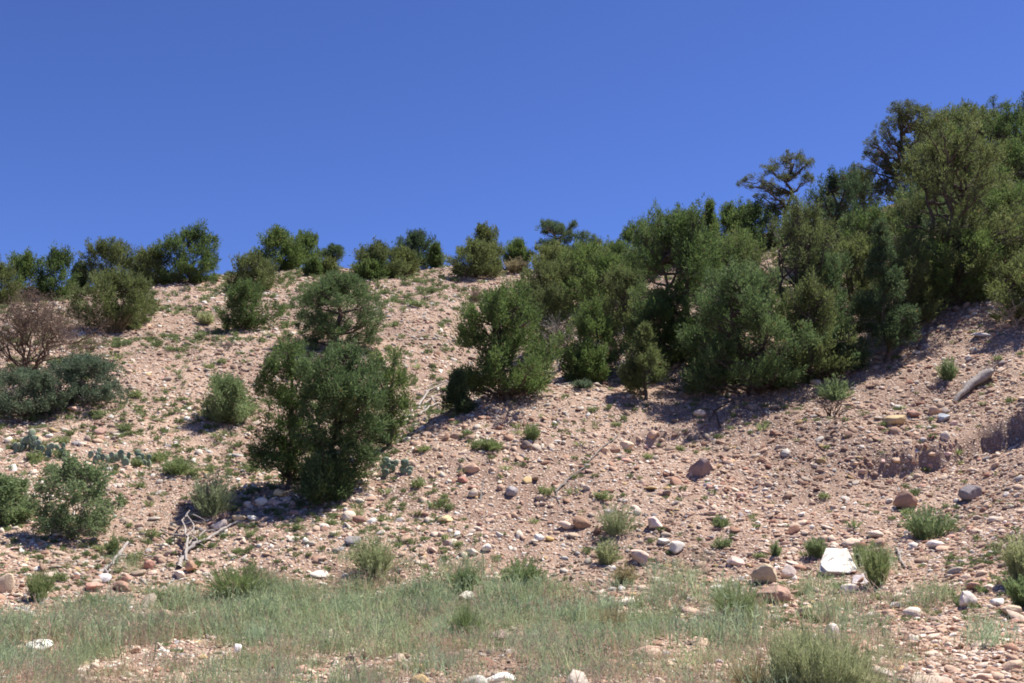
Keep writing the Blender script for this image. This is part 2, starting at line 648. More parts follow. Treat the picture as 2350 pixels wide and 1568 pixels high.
def build_crown(lobes, style, dist, rng, dens=1.0, shrubby=False):
    dens = dens * .62
    al, ra, rn, el, cs, ll, lw, cm, inner = STYLE[style]
    g = max(1.0, dist / 30.0) ** .75                   # far foliage: coarser clumps
    cs, ll, lw = cs * g ** .6, ll * g, lw * g
    C, A, Z = [], [], []
    zmin = (lobes[:, 2] - lobes[:, 5]).min()
    ctr = np.array([np.average(lobes[:, 0]), np.average(lobes[:, 1]), zmin + .3 * (lobes[:, 2].max() - zmin)])
    for (x, y, z, rx, ry, rz) in lobes:
        area = 4 * pi * ((rx * ry) ** 1.6 / 3 + (rx * rz) ** 1.6 / 3 + (ry * rz) ** 1.6 / 3) ** (1 / 1.6)
        n = max(4, int(area * cm * dens / g ** 1.1))
        d = norm(rng.normal(0, 1, (n, 3)))
        d[:, 2] = np.where(d[:, 2] < -.35, -d[:, 2] * .6, d[:, 2])
        d = norm(d)
        r = inner + (1.18 - inner) * rng.random(n) ** .6
        p = np.array([x, y, z]) + d * r[:, None] * np.array([rx, ry, rz])
        C.append(p)
        out = norm(p - ctr)
        A.append(norm(out * .55 + d * .35 + np.array([0, 0, .75 if style != 'layer' else .35]) + rng.normal(0, .18, (n, 3))))
        Z.append(rng.uniform(.55, 1.45, n) * cs)
    C, A, Z = np.concatenate(C), np.concatenate(A), np.concatenate(Z)
    keep = C[:, 2] > 0.03
    C, A, Z = C[keep], A[keep], Z[keep]
    lob_t = rng.random(len(C)) * .7 + .3 * fbm(C[:, 0] * 1.3 + 7, C[:, 2] * 1.3 + C[:, 1], int(rng.integers(999)), 2)
    per = int(np.clip(56 / g ** .5, 20, 56))
    V, F, T = leaf_tris(C, A, Z, per, ll, lw, rng, al, ra, rn, el, lob_t)
    return V, F, T, C


def build_wood(lobes, C, H, rng, multi=False, tr=.07, dead=0):
    tb, tw = Tubes(5), Tubes(3)
    top = lobes[np.argmax(lobes[:, 2])]
    stems = []
    ns = 3 if multi else 1
    for s in range(ns):
        if multi:
            a = s * 2.1 + rng.uniform(0, 1)
            e = np.array([cos(a) * .35 * lobes[:, 0].ptp() * .5, sin(a) * .2 * lobes[:, 0].ptp() * .5, H * rng.uniform(.55, .75)])
        else:
            e = np.array([top[0] * .8, top[1] * .8, top[2]])
        P = curve((rng.normal(0, .03), rng.normal(0, .03), -.15), e, rng, .035, 9)
        r = tr * (.75 if multi else 1)
        tb.add(P, np.linspace(r, r * .22, 9) * np.r_[1.35, np.ones(8)])
        stems.append((P, r))
    for lb in lobes:
        P, r = stems[int(rng.integers(len(stems)))]
        zz = np.clip(lb[2] - .35 * math.hypot(lb[0], lb[1]), .05 * H, P[-1, 2] * .95)
        k = int(np.argmin(np.abs(P[:, 2] - zz)))
        Q = curve(P[k], lb[:3], rng, .07, 6, -.03)
        tb.add(Q, np.linspace(r * .42, r * .14, 6))
        near = np.where(((C - lb[:3]) ** 2).sum(1) < (max(lb[3:]) * 1.1) ** 2)[0]
        if len(near):
            for c in C[rng.choice(near, min(8, len(near)), False)]:
                q = Q[int(rng.integers(2, 6))]
                tw.add(curve(q, c, rng, .08, 3), np.linspace(max(r * .13, .006), max(r * .05, .004), 3))
    for k in range(dead):                              # bare grey snags
        a = rng.uniform(0, 2 * pi)
        P, r = stems[0]
        s = P[int(rng.integers(3, 8))]
        e = s + np.array([cos(a) * .5, sin(a) * .5, rng.uniform(.5, 1.2)]) * H * .35
        tb.add(curve(s, e, rng, .08, 6), np.linspace(max(r * .3, .035), .012, 6))
    tw.v, tw.f, off = tw.v, [f + tb.n for f in tw.f], 0
    tb.v += tw.v
    tb.f += tw.f
    return tb


TREES = []


def tree(name, style, base, box, mat, label, cat='tree', group=None, seed=0, lobes_px=None, multi=None, tr=None, dens=1.0,
         wood='bark', dead=0, dy=0.0):
    """base (px,py) of the foot; box (x0,x1,top,bottom) of the crown, all measured in the photograph"""
    rng = np.random.default_rng(seed + 1000)
    p = hit(*base)
    if dy:
        p[0] *= (p[1] + dy) / p[1]
        p[1] += dy
        p[2] = gz(p[0], p[1])
    Y = p[1]
    x0, x1, top, bot = box
    c0, c1 = at(x0, (top + bot) / 2, Y), at(x1, (top + bot) / 2, Y)
    hw = (c1[0] - c0[0]) / 2
    cx = (c1[0] + c0[0]) / 2 - p[0]
    H = at((x0 + x1) / 2, top, Y)[2] - p[2]
    z0 = max(0.0, at((x0 + x1) / 2, bot, Y)[2] - p[2])
    H = max(H, z0 + .3)
    if lobes_px:
        lb = []
        for (lx, ly, rx, ry) in lobes_px:
            q = at(lx, ly, Y)
            k = Y / FPX * 1.0
            rr = (rx + ry) / 2 * k
            if style == 'open':
                ry = ry * rng.uniform(1.25, 1.75)
                rx = rx * rng.uniform(.8, 1.05)
            lb.append((q[0] - p[0], rng.uniform(-.6, .6) * hw, q[2] - p[2], rx * k, rr, ry * k))
            lb.append((q[0] - p[0] + rng.uniform(-.3, .3) * rx * k, rng.uniform(-.9, .9) * hw, q[2] - p[2] - ry * k * .2, rx * k * .7, rr * .8, ry * k * .7))
        lobes = np.array(lb)
    else:
        lobes = auto_lobes('round' if style == 'leafy' else style, hw, H, z0, rng)
        lobes[:, 0] += cx * np.clip(lobes[:, 2] / H, .3, 1)
    root = thing(name, label, cat, p, group)
    V, F, T, C = build_crown(lobes, style, Y, rng, dens)
    if multi is None:
        multi = style in ('round', 'leafy')
    if tr is None:
        tr = max(.03, .022 * H + .01)
    if style == 'leafy':
        tr = .022
    tb = build_wood(lobes, C, H, rng, multi, tr, dead)
    link('trunk' if cat == 'tree' else 'stem', tb.mesh('trunk', M[wood]), root)
    link('crown' if cat == 'tree' else 'foliage', mesh_np('crown', V, F, M[mat], False, T), root)
    TREES.append(root)
    return root


#@@SETTING
# ------------------------------------------------------------------ setting: the ground sheet
def axis(parts):
    out = [parts[0][0]]
    for a, b, s in parts:
        n = max(1, int(round((b - a) / s)))
        out += list(np.linspace(a, b, n + 1)[1:])
    return np.array(out)


gx = axis([(-900, -120, 130), (-120, -45, 6), (-45, -16, .5), (-16, 3, .10), (3, 14, .085), (14, 17, .10), (17, 45, .4), (45, 120, 6), (120, 900, 130)])
gy = axis([(-600, -60, 90), (-60, 4, 4), (4, 8, .5), (8, 20, .10), (20, 29, .075), (29, 64, .3), (64, 110, 2), (110, 200, 15), (200, 1500, 130)])
GX, GY = np.meshgrid(gx, gy)
GZ = ground_h(GX, GY)
nx, ny = len(gx), len(gy)
ii, jj = np.meshgrid(np.arange(nx - 1), np.arange(ny - 1))
a0 = (jj * nx + ii).ravel()
quads = np.stack([a0, a0 + 1, a0 + 1 + nx, a0 + nx], -1)
ground = link('ground', mesh_np('ground', np.stack([GX, GY, GZ], -1).reshape(-1, 3), quads, M['ground'], True))
tag(ground, 'pinkish stony hillside rising from flat ground to a bare crest', kind='structure')

# ------------------------------------------------------------------ stones
PAL = np.array([
    (.50, .345, .26), (.55, .40, .31), (.60, .46, .36), (.66, .55, .45), (.70, .62, .54), (.76, .72, .67),
    (.42, .26, .19), (.34, .19, .14), (.40, .31, .27), (.33, .30, .31), (.60, .44, .24), (.52, .33, .27)])
PALW = np.array([.15, .18, .17, .13, .10, .06, .08, .05, .03, .015, .025, .03])
PALW = PALW / PALW.sum()


def ico(sub):
    import bmesh
    bm = bmesh.new()
    bmesh.ops.create_icosphere(bm, subdivisions=sub, radius=1.0)
    bm.verts.ensure_lookup_table()
    v = np.array([x.co[:] for x in bm.verts])
    f = np.array([[q.index for q in t.verts] for t in bm.faces])
    bm.free()
    return v, f


ICO = {k: ico(k) for k in (1, 2, 3, 4)}


def rock_verts(sub, seed, sharp=.5):
    """unit stone: a ball cut by random planes, then roughened"""
    rng = np.random.default_rng(seed)
    v, f = ICO[sub]
    v = v.copy()
    k = 9 + int(rng.integers(5))
    N = norm(rng.normal(0, 1, (k, 3)))
    D = rng.uniform(.42, .86, k)
    for n, d in zip(N, D):
        s = v @ n
        ex = np.maximum(s - d, 0)
        v -= n * (ex * (.55 + .45 * sharp))[:, None]
    r = np.zeros(len(v))
    for q in range(5):
        w = norm(rng.normal(0, 1, 3)) * rng.uniform(1.5, 5.5)
        r += np.sin(v @ w + rng.uniform(0, 6)) * .035
    if sub > 2:
        for q in range(9):
            w = norm(rng.normal(0, 1, 3)) * rng.uniform(7, 19)
            r += np.sin(v @ w + rng.uniform(0, 6)) * .010
    v = v * (1 + r)[:, None]
    return v / np.abs(v).max(0), f


def gn_scatter(name, P, R, SC, IDX, COL, protos, label):
    me = bpy.data.meshes.new(name)
    me.vertices.add(len(P))
    me.vertices.foreach_set('co', np.asarray(P, np.float32).ravel())
    for nm, ty, dat, key in (('rot', 'FLOAT_VECTOR', R, 'vector'), ('scl', 'FLOAT_VECTOR', SC, 'vector'), ('idx', 'INT', IDX, 'value')):
        a = me.attributes.new(nm, ty, 'POINT')
        a.data.foreach_set(key, np.asarray(dat, np.int32 if ty == 'INT' else np.float32).ravel())
    a = me.attributes.new('col', 'FLOAT_COLOR', 'POINT')
    a.data.foreach_set('color', np.c_[COL, np.ones(len(COL))].astype(np.float32).ravel())
    o = link(name, me)
    tag(o, label, kind='stuff')
    coll = bpy.data.collections.new(name + '_kinds')
    for q, m in enumerate(protos):
        coll.objects.link(bpy.data.objects.new('%s_kind_%02d' % (name, q), m))
    ng = bpy.data.node_groups.new(name + '_scatter', 'GeometryNodeTree')
    ng.interface.new_socket('Geometry', in_out='INPUT', socket_type='NodeSocketGeometry')
    ng.interface.new_socket('Geometry', in_out='OUTPUT', socket_type='NodeSocketGeometry')
    N = ng.nodes
    gi, go = N.new('NodeGroupInput'), N.new('NodeGroupOutput')
    ip = N.new('GeometryNodeInstanceOnPoints')
    ci = N.new('GeometryNodeCollectionInfo')
    ci.inputs['Collection'].default_value = coll
    ci.inputs['Separate Children'].default_value = True
    ci.inputs['Reset Children'].default_value = True
    L = ng.links
    L.new(gi.outputs[0], ip.inputs['Points'])
    L.new(ci.outputs[0], ip.inputs['Instance'])
    ip.inputs['Pick Instance'].default_value = True
    for nm, ty, so in (('rot', 'FLOAT_VECTOR', 'Rotation'), ('scl', 'FLOAT_VECTOR', 'Scale'), ('idx', 'INT', 'Instance Index')):
        na = N.new('GeometryNodeInputNamedAttribute')
        na.data_type = ty
        na.inputs['Name'].default_value = nm
        L.new(na.outputs[0], ip.inputs[so])
    L.new(ip.outputs[0], go.inputs[0])
    md = o.modifiers.new('scatter', 'NODES')
    md.node_group = ng
    return o


def tilt_rot(X, Y, spin, jit, rng):
    """Euler angles that lay a flat stone on the slope, spun and jittered"""
    e = .25
    sx = (ground_h(X + e, Y) - ground_h(X - e, Y)) / (2 * e)
    sy = (ground_h(X, Y + e) - ground_h(X, Y - e)) / (2 * e)
    c, s = np.cos(spin), np.sin(spin)
    lx, ly = sx * c + sy * s, -sx * s + sy * c
    return np.c_[np.arctan(ly) + rng.normal(0, jit, len(X)), -np.arctan(lx) + rng.normal(0, jit, len(X)), spin]


def sample_field(n, rng, y0=8.3, y1=66, power=1.15):
    """points inside a wide wedge in front of the camera, thinning out with distance"""
    out = []
    while sum(len(q) for q in out) < n:
        m = n * 2
        y = y0 * (y1 / y0) ** (rng.random(m) ** .92)          # ~ 1/y in depth, so 1/y^2 per area
        x = (rng.random(m) * 2 - 1) * (y * .60 + 1.5)
        out.append(np.c_[x, y])
    return np.concatenate(out)[:n]


def grass_cover(px, py, X, Y):
    """0..1 how much the low grass hides the earth (main band along the foot of the hill)"""
    xs = np.array([-400, 0, 200, 430, 480, 620, 950, 1100, 1300, 1500, 1750, 2000, 2350, 2900])
    top = np.array([1435, 1425, 1405, 1350, 1318, 1322, 1328, 1345, 1345, 1360, 1375, 1400, 1460, 1500])
    bot = np.array([1500, 1490, 1490, 1490, 1490, 1480, 1500, 1510, 1520, 1530, 1540, 1550, 1560, 1560])
    amt = np.array([.9, .95, 1, 1, 1, 1, .95, .75, .62, .5, .36, .28, .26, .26])
    t, b, a = np.interp(px, xs, top), np.interp(px, xs, bot), np.interp(px, xs, amt)
    n = fbm(X * .9, Y * .7, 40, 3)
    wob = (n - .5) * 46
    core = smooth(t - 26, t + 44, py + wob * 1.6) * (1 - .52 * smooth(b - 35, b + 20, py + wob))
    patch = smooth(.30, .58, fbm(X * .55 + 3, Y * .8, 44, 3) + .12 * (a - .5))
    return core * a * (.25 + .75 * patch)


rng = np.random.default_rng(11)
gp = sample_field(330000, rng)
X, Y = gp[:, 0], gp[:, 1]
Z = ground_h(X, Y)
px, py = project(X, Y, Z)
dens = .42 + .75 * fbm(X / 1.7, Y / 1.7, 61, 3)
dens = dens * (1 - .62 * grass_cover(px, py, X, Y)) * (1 - .45 * smooth(1400, 1470, py) * smooth(1900, 1500, px))
smooth_bank = np.exp(-((px - 1330) / 210) ** 2 - ((py - 1110) / 60) ** 2) + np.exp(-((px - 1950) / 170) ** 2 - ((py - 1130) / 50) ** 2) + .8 * np.exp(-((px - 1500) / 130) ** 2 - ((py - 950) / 40) ** 2)
dens = dens * (1 - .55 * np.clip(smooth_bank, 0, 1))
dens = dens * (1 + .5 * np.exp(-((px - 1850) / 380) ** 2 - ((py - 1030) / 90) ** 2))
keep = rng.random(len(X)) < np.clip(dens, 0, 1)
X, Y, Z, px, py = X[keep], Y[keep], Z[keep], px[keep], py[keep]
n = len(X)
size = np.exp(rng.normal(math.log(.0155), .62, n)) * (np.clip(Y / 17, .75, 3.2)) ** .62
size = np.clip(size, .008, .12)
size *= .85 + .5 * fbm(X / 2.2, Y / 2.2, 71, 2)
SC = np.c_[size * rng.uniform(.85, 1.45, n), size * rng.uniform(.75, 1.15, n), size * rng.uniform(.36, .80, n)]
spin = rng.uniform(0, 2 * pi, n)
ROT = tilt_rot(X, Y, spin, .28, rng)
COL = PAL[rng.choice(len(PAL), n, p=PALW)] * rng.uniform(.78, 1.14, (n, 1))
pinkish = smooth(1150, 1700, px)[:, None]
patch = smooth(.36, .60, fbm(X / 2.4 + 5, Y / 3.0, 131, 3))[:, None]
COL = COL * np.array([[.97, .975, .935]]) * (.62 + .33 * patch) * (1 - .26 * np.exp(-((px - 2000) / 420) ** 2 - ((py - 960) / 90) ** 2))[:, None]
COL = COL * (1 + pinkish * np.array([[.02, -.03, -.04]]))
gravel_protos = []
for k in range(8):
    v, f = rock_verts(2 if k < 5 else 1, 300 + k, .8)
    gravel_protos.append(mesh_np('gravel_stone', v, f, M['gravel'], False))
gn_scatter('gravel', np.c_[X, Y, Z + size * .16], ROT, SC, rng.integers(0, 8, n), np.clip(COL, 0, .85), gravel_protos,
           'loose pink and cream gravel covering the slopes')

# rocks that can be picked out one by one: (px, py, width px, height px, rgb, sharpness, name, label)
CREAM, WHITE, TAN, BROWN, RED = (.64, .53, .42), (.80, .78, .74), (.52, .38, .27), (.30, .19, .14), (.42, .22, .16)
GREY, PURP, PINK, OCHRE, BLUE = (.40, .38, .38), (.27, .20, .19), (.62, .44, .37), (.62, .46, .25), (.42, .45, .48)
ROCKS = [
    (1921, 1288, 84, 52, (.62, .59, .54), .9, 'boulder', 'large chalk white angular slab beside the green bush at the foot of the slope'),
    (86, 1489, 64, 36, (.76, .73, .64), .2, 'boulder', 'big white rounded boulder alone on the flat ground in the left corner'),
    (545, 1490, 19, 22, WHITE, .4, 'rock', 'small bright white rock standing alone on the flat below the grass band'),
    (1146, 1566, 76, 34, (.78, .75, .68), .7, 'rock', 'white slab cut by the bottom edge of the view'),
    (1914, 1462, 48, 52, (.76, .68, .58), .95, 'rock', 'pale pointed rock rising behind the large foreground bush'),
    (2080, 1147, 58, 42, (.40, .25, .18), .9, 'boulder', 'reddish brown block with a dark left face on the smooth bank'),
    (2231, 1132, 56, 34, (.27, .24, .24), .7, 'boulder', 'dark grey boulder below the shaded cut bank'),
    (1612, 1073, 60, 44, PURP, .9, 'boulder', 'purple brown slab tilted on the bare slope below the tree shade'),
    (2054, 967, 64, 28, (.50, .38, .22), .5, 'boulder', 'long ochre tan rock lying above the stony ledge'),
    (2167, 957, 32, 22, BLUE, .5, 'rock', 'blue grey rock at the lip of the cut bank'),
    (2144, 942, 36, 22, (.46, .33, .25), .4, 'rock', 'rounded tan brown rock just above the blue grey rock'),
    (2098, 950, 30, 18, (.36, .22, .17), .6, 'rock', 'red brown rock on the right end of the long tan rock'),
    (1776, 1368, 80, 42, (.40, .26, .20), 1.0, 'boulder', 'wedge shaped brown rock with a pale upper edge in the grass'),
    (1758, 1318, 60, 48, (.50, .40, .28), .5, 'boulder', 'lumpy tan boulder standing above the brown wedge'),
    (1808, 1315, 34, 34, (.70, .58, .50), .6, 'rock', 'pinkish white rock leaning on the lumpy tan boulder'),
    (1555, 1257, 38, 26, (.72, .65, .55), .4, 'rock', 'smooth white rock perched at the slope foot, smaller of the close pair'),
    (1472, 1278, 54, 42, (.60, .46, .37), .6, 'boulder', 'chunky pinkish tan boulder at the slope foot beside the smooth white rock'),
    (1502, 1202, 44, 30, (.68, .54, .48), .8, 'rock', 'pink white angular rock right of the thin twiggy bush'),
    (1338, 1201, 48, 30, (.36, .23, .16), .8, 'boulder', 'brown rock with a dark hollow under it left of the thin twiggy bush'),
    (1300, 1206, 40, 18, (.66, .52, .42), .6, 'rock', 'flat cream pink rock touching the brown hollow rock'),
    (1176, 1127, 32, 24, (.36, .33, .33), .3, 'rock', 'grey rounded stone on the bare slope beside a dry twig'),
    (824, 1192, 34, 18, (.32, .19, .14), .8, 'rock', 'dark rust brown angular stone on the slope below the central pine'),
    (1086, 1132, 24, 22, (.66, .54, .40), .1, 'rock', 'cream ball shaped stone on the open slope'),
    (1082, 1075, 44, 26, (.56, .38, .27), .6, 'rock', 'orange tan flat rock tilted on the middle slope'),
    (1062, 1102, 26, 14, (.45, .22, .17), .6, 'rock', 'brick red flat stone below the orange tan tilted rock'),
    (1209, 1022, 26, 20, (.26, .20, .17), .7, 'rock', 'dark brown rock under a small weed high on the middle slope'),
    (238, 1327, 44, 24, (.66, .63, .60), .2, 'boulder', 'grey white oval boulder at the end of the fallen branches'),
    (341, 1299, 28, 24, (.46, .25, .19), .95, 'rock', 'triangular red rock among the fallen branches'),
    (439, 1302, 34, 28, (.50, .31, .20), .8, 'boulder', 'orange brown block at the foot of the dead branch pile'),
    (210, 1348, 44, 20, (.56, .33, .25), .7, 'rock', 'flat pinkish red rock below the grey white oval boulder'),
    (279, 1347, 44, 22, (.36, .23, .17), .3, 'rock', 'rounded dark brown rock at the upper edge of the grass'),
    (290, 1328, 30, 18, (.44, .25, .19), .6, 'rock', 'small red brown rock behind the rounded dark brown one'),
    (8, 1342, 40, 42, (.55, .43, .31), .6, 'boulder', 'tan boulder cut by the left edge of the view'),
    (1072, 1372, 50, 28, (.60, .55, .46), .5, 'boulder', 'greyish white rock half sunk in the middle of the grass'),
    (1142, 1462, 48, 22, (.48, .36, .30), .4, 'rock', 'dull brown rock half buried in the thin lower grass'),
    (1850, 1406, 40, 24, (.56, .44, .28), .8, 'rock', 'yellowish tan angular rock above the large foreground bush'),
    (2221, 1378, 46, 38, (.74, .66, .58), .6, 'boulder', 'white block on the stony ground at the lower right'),
    (2288, 1383, 38, 18, (.68, .64, .62), .4, 'rock', 'flat grey white stone right of the white block'),
    (2322, 1402, 52, 26, (.58, .46, .33), .4, 'boulder', 'yellowish tan boulder at the right edge near the dark shrub'),
    (1972, 1332, 38, 20, (.55, .49, .49), .4, 'rock', 'lilac grey flat stone below the chalk white slab'),
    (1952, 1350, 38, 24, (.70, .62, .52), .4, 'rock', 'cream white stone below the lilac grey flat stone'),
    (1652, 1350, 44, 16, (.72, .66, .56), .4, 'rock', 'long white flat stone at the upper edge of the right grass'),
    (1510, 1332, 38, 18, (.70, .62, .52), .5, 'rock', 'white flat rock at the upper grass edge below the pinkish tan boulder'),
    (1260, 1237, 24, 12, (.66, .46, .20), .3, 'rock', 'yellow orange flat stone next to a white cobble'),
    (1236, 1234, 26, 16, (.76, .72, .66), .3, 'rock', 'white cobble touching the yellow orange flat stone'),
    (1018, 1192, 42, 16, (.68, .53, .30), .7, 'rock', 'flat yellow slab lying on the lower middle slope'),
    (1440, 1022, 38, 30, (.64, .50, .37), .4, 'boulder', 'cream tan boulder set in the small eroded bank'),
    (1498, 1000, 30, 20, (.58, .40, .29), .5, 'rock', 'orange tan rock overhanging the small eroded bank'),
    (1606, 948, 30, 18, (.62, .50, .40), .3, 'rock', 'cream rock in the middle of the tree shade'),
    (600, 1150, 30, 24, (.74, .68, .58), .5, 'rock', 'whitish rock at the head of the gully by the central pine'),
    (568, 1158, 24, 18, (.70, .56, .46), .4, 'rock', 'pinkish cream rock left of the whitish gully rock'),
    (640, 1132, 30, 18, (.62, .50, .30), .4, 'rock', 'yellow tan rock in the shade edge under the central pine'),
    (505, 1205, 40, 22, (.70, .58, .48), .5, 'rock', 'pale pink rock behind the dead branch pile'),
    (545, 1190, 36, 18, (.66, .50, .30), .4, 'rock', 'yellowish flat rock behind the dead branch pile'),
    (1292, 775, 26, 26, (.58, .50, .42), .6, 'boulder', 'pale grey tan boulder by the dead branches in the gully'),
    (171, 940, 44, 14, (.62, .42, .33), .6, 'rock', 'long pink flat rock below the blue green shrubs on the left hill'),
    (225, 990, 34, 16, (.55, .36, .28), .5, 'rock', 'brick pink stone above the prickly pears'),
    (2262, 768, 58, 12, (.58, .54, .50), .5, 'rock', 'long pale slab high on the right edge'),
    (1872, 876, 26, 18, (.60, .52, .46), .5, 'rock', 'pale stone at the lower edge of the big trees'),
    (1400, 1176, 30, 14, (.52, .46, .45), .5, 'rock', 'lilac grey stone in front of the thin twiggy bush'),
    (1115, 1257, 26, 18, (.76, .70, .62), .2, 'rock', 'round white cobble left of the white and tan pair at the slope foot'),
    (1086, 1268, 26, 16, (.72, .62, .50), .2, 'rock', 'round cream cobble among reddish stones above the grass'),
    (412, 1060 + 260, 30, 16, (.68, .56, .46), .4, 'rock', 'cream stone left of the yellow green grass clump'),
    (1690, 1290, 40, 20, (.60, .47, .40), .6, 'rock', 'pinkish tan rock left of the lumpy tan boulder'),
    (730, 1318, 46, 18, (.74, .68, .58), .3, 'rock', 'white flat stone at the top edge of the main grass band'),
    (2060, 1330 + 60, 34, 12, (.60, .57, .54), .4, 'rock', 'thin grey slab on the bare patch at the right'),
    (2150, 1250, 40, 18, (.70, .62, .57), .7, 'rock', 'pale angular rock under the green bush on the right slope'),
    (1230, 1458, 26, 14, (.74, .70, .64), .3, 'rock', 'small white stone in the thin grass right of the half buried brown rock'),
]


def place_rock(px, py, w, h, rgb, sharp, name, label, seed):
    p = hit(px, py + h * .42)
    k = p[1] / FPX
    rng = np.random.default_rng(seed * 7 + 3)
    v, f = rock_verts(4 if w > 50 else 3, seed + 50, sharp)
    W, Hh = w * k / 2, h * k / 2
    v = v * np.array([W, (W + Hh) / 2 * rng.uniform(.8, 1.1), Hh * 1.12])
    if 'chalk white' in label:                         # a slab lying against the slope, its broad face up
        out = np.array([(-.52, -.40), (-.44, -.50), (-.1, -.52), (.24, -.50), (.42, -.40), (.46, 0), (.52, .50), (.34, .42), (.12, .44), (-.12, .36), (-.30, .10), (-.46, -.2)])
        m = len(out)
        rings = [(.30, 1.0), (.62, 1.02), (.9, 1.0), (1.0, .7), (1.04, -.2), (.95, -1)]
        v = np.concatenate([[[0, 0, 1.03]]] + [np.c_[out * q + rng.normal(0, .022, (m, 2)), np.full(m, z) + rng.normal(0, .28, m)] for q, z in rings])
        f = [[0, 1 + i, 1 + (i + 1) % m] for i in range(m)]
        for q in range(len(rings) - 1):
            for i in range(m):
                j, c0, c1 = (i + 1) % m, 1 + q * m, 1 + (q + 1) * m
                f += [[c0 + i, c1 + i, c1 + j], [c0 + i, c1 + j, c0 + j]]
        f = np.array(f)
        v = v * np.array([W * 2, Hh * 4.0, Hh * .22])
        v = np.c_[v[:, 0], v[:, 1] * cos(.47) + v[:, 2] * -sin(.47), v[:, 1] * sin(.47) + v[:, 2] * cos(.47)]
    a = rng.normal(0, .14)
    v = np.c_[v[:, 0] * cos(a) - v[:, 2] * sin(a), v[:, 1], v[:, 0] * sin(a) + v[:, 2] * cos(a)]
    me = mesh_np(name, v, f, M['rock'], True)
    try:
        me.set_sharp_from_angle(angle=radians(28))
    except Exception:
        pass
    o = link(name, me, None, (p[0], p[1] + W * .25, p[2] + Hh * .82))
    o.color = (*rgb, 1)
    return tag(o, label, 'rock' if name == 'rock' else 'boulder')


BANK = [(1352, 1048, 26, 20, TAN), (1384, 1036, 30, 22, (.58, .42, .30)), (1412, 1030, 24, 20, BROWN), (1466, 1012, 26, 20, TAN), (1482, 1022, 20, 16, PINK),
        (1520, 1004, 26, 20, TAN), (1548, 1000, 22, 18, BROWN), (1425, 1046, 22, 12, CREAM), (1500, 1032, 20, 12, PINK)]
LEDGE = [(1930, 1062, 24, 16, PINK), (1962, 1064, 28, 18, TAN), (1996, 1060, 22, 16, BROWN), (2028, 1062, 26, 18, PINK), (2060, 1056, 30, 20, TAN), (2098, 1056, 26, 20, BROWN),
         (2140, 1050, 24, 18, TAN), (2176, 1040, 26, 18, PINK), (2120, 985, 24, 16, TAN), (2190, 975, 26, 16, PINK), (2010, 985, 26, 16, TAN), (1985, 1000, 22, 14, CREAM)]
NTH = ['first', 'second', 'third', 'fourth', 'fifth', 'sixth', 'seventh', 'eighth', 'ninth', 'tenth', 'eleventh', 'twelfth']
for k, r in enumerate(ROCKS):
    place_rock(*r, k)
for k, r in enumerate(BANK):
    q = .55 + .5 * ((k * 7) % 5) / 4
    r = (r[0], r[1] + (k * 5) % 13 - 6, r[2] * q, r[3] * q * .85, r[4])
    o = place_rock(*r, .9, 'rock', 'rock set along the small eroded bank, %s from its left end' % NTH[sorted(BANK).index(BANK[k])], 200 + k)
    o['group'] = 'rocks set in the small eroded bank'
for k, r in enumerate(LEDGE):
    q = .5 + .4 * ((k * 7) % 5) / 4
    r = (r[0], r[1] + (k * 5) % 15 - 4, r[2] * q, r[3] * q * .8, tuple(c * 1.12 for c in r[4]))
    o = place_rock(*r, .9, 'rock', 'rock set along the ledge before the shaded cut bank, %s from its left end' % NTH[sorted(LEDGE).index(LEDGE[k])], 230 + k)
    o['group'] = 'rocks set along the ledge'

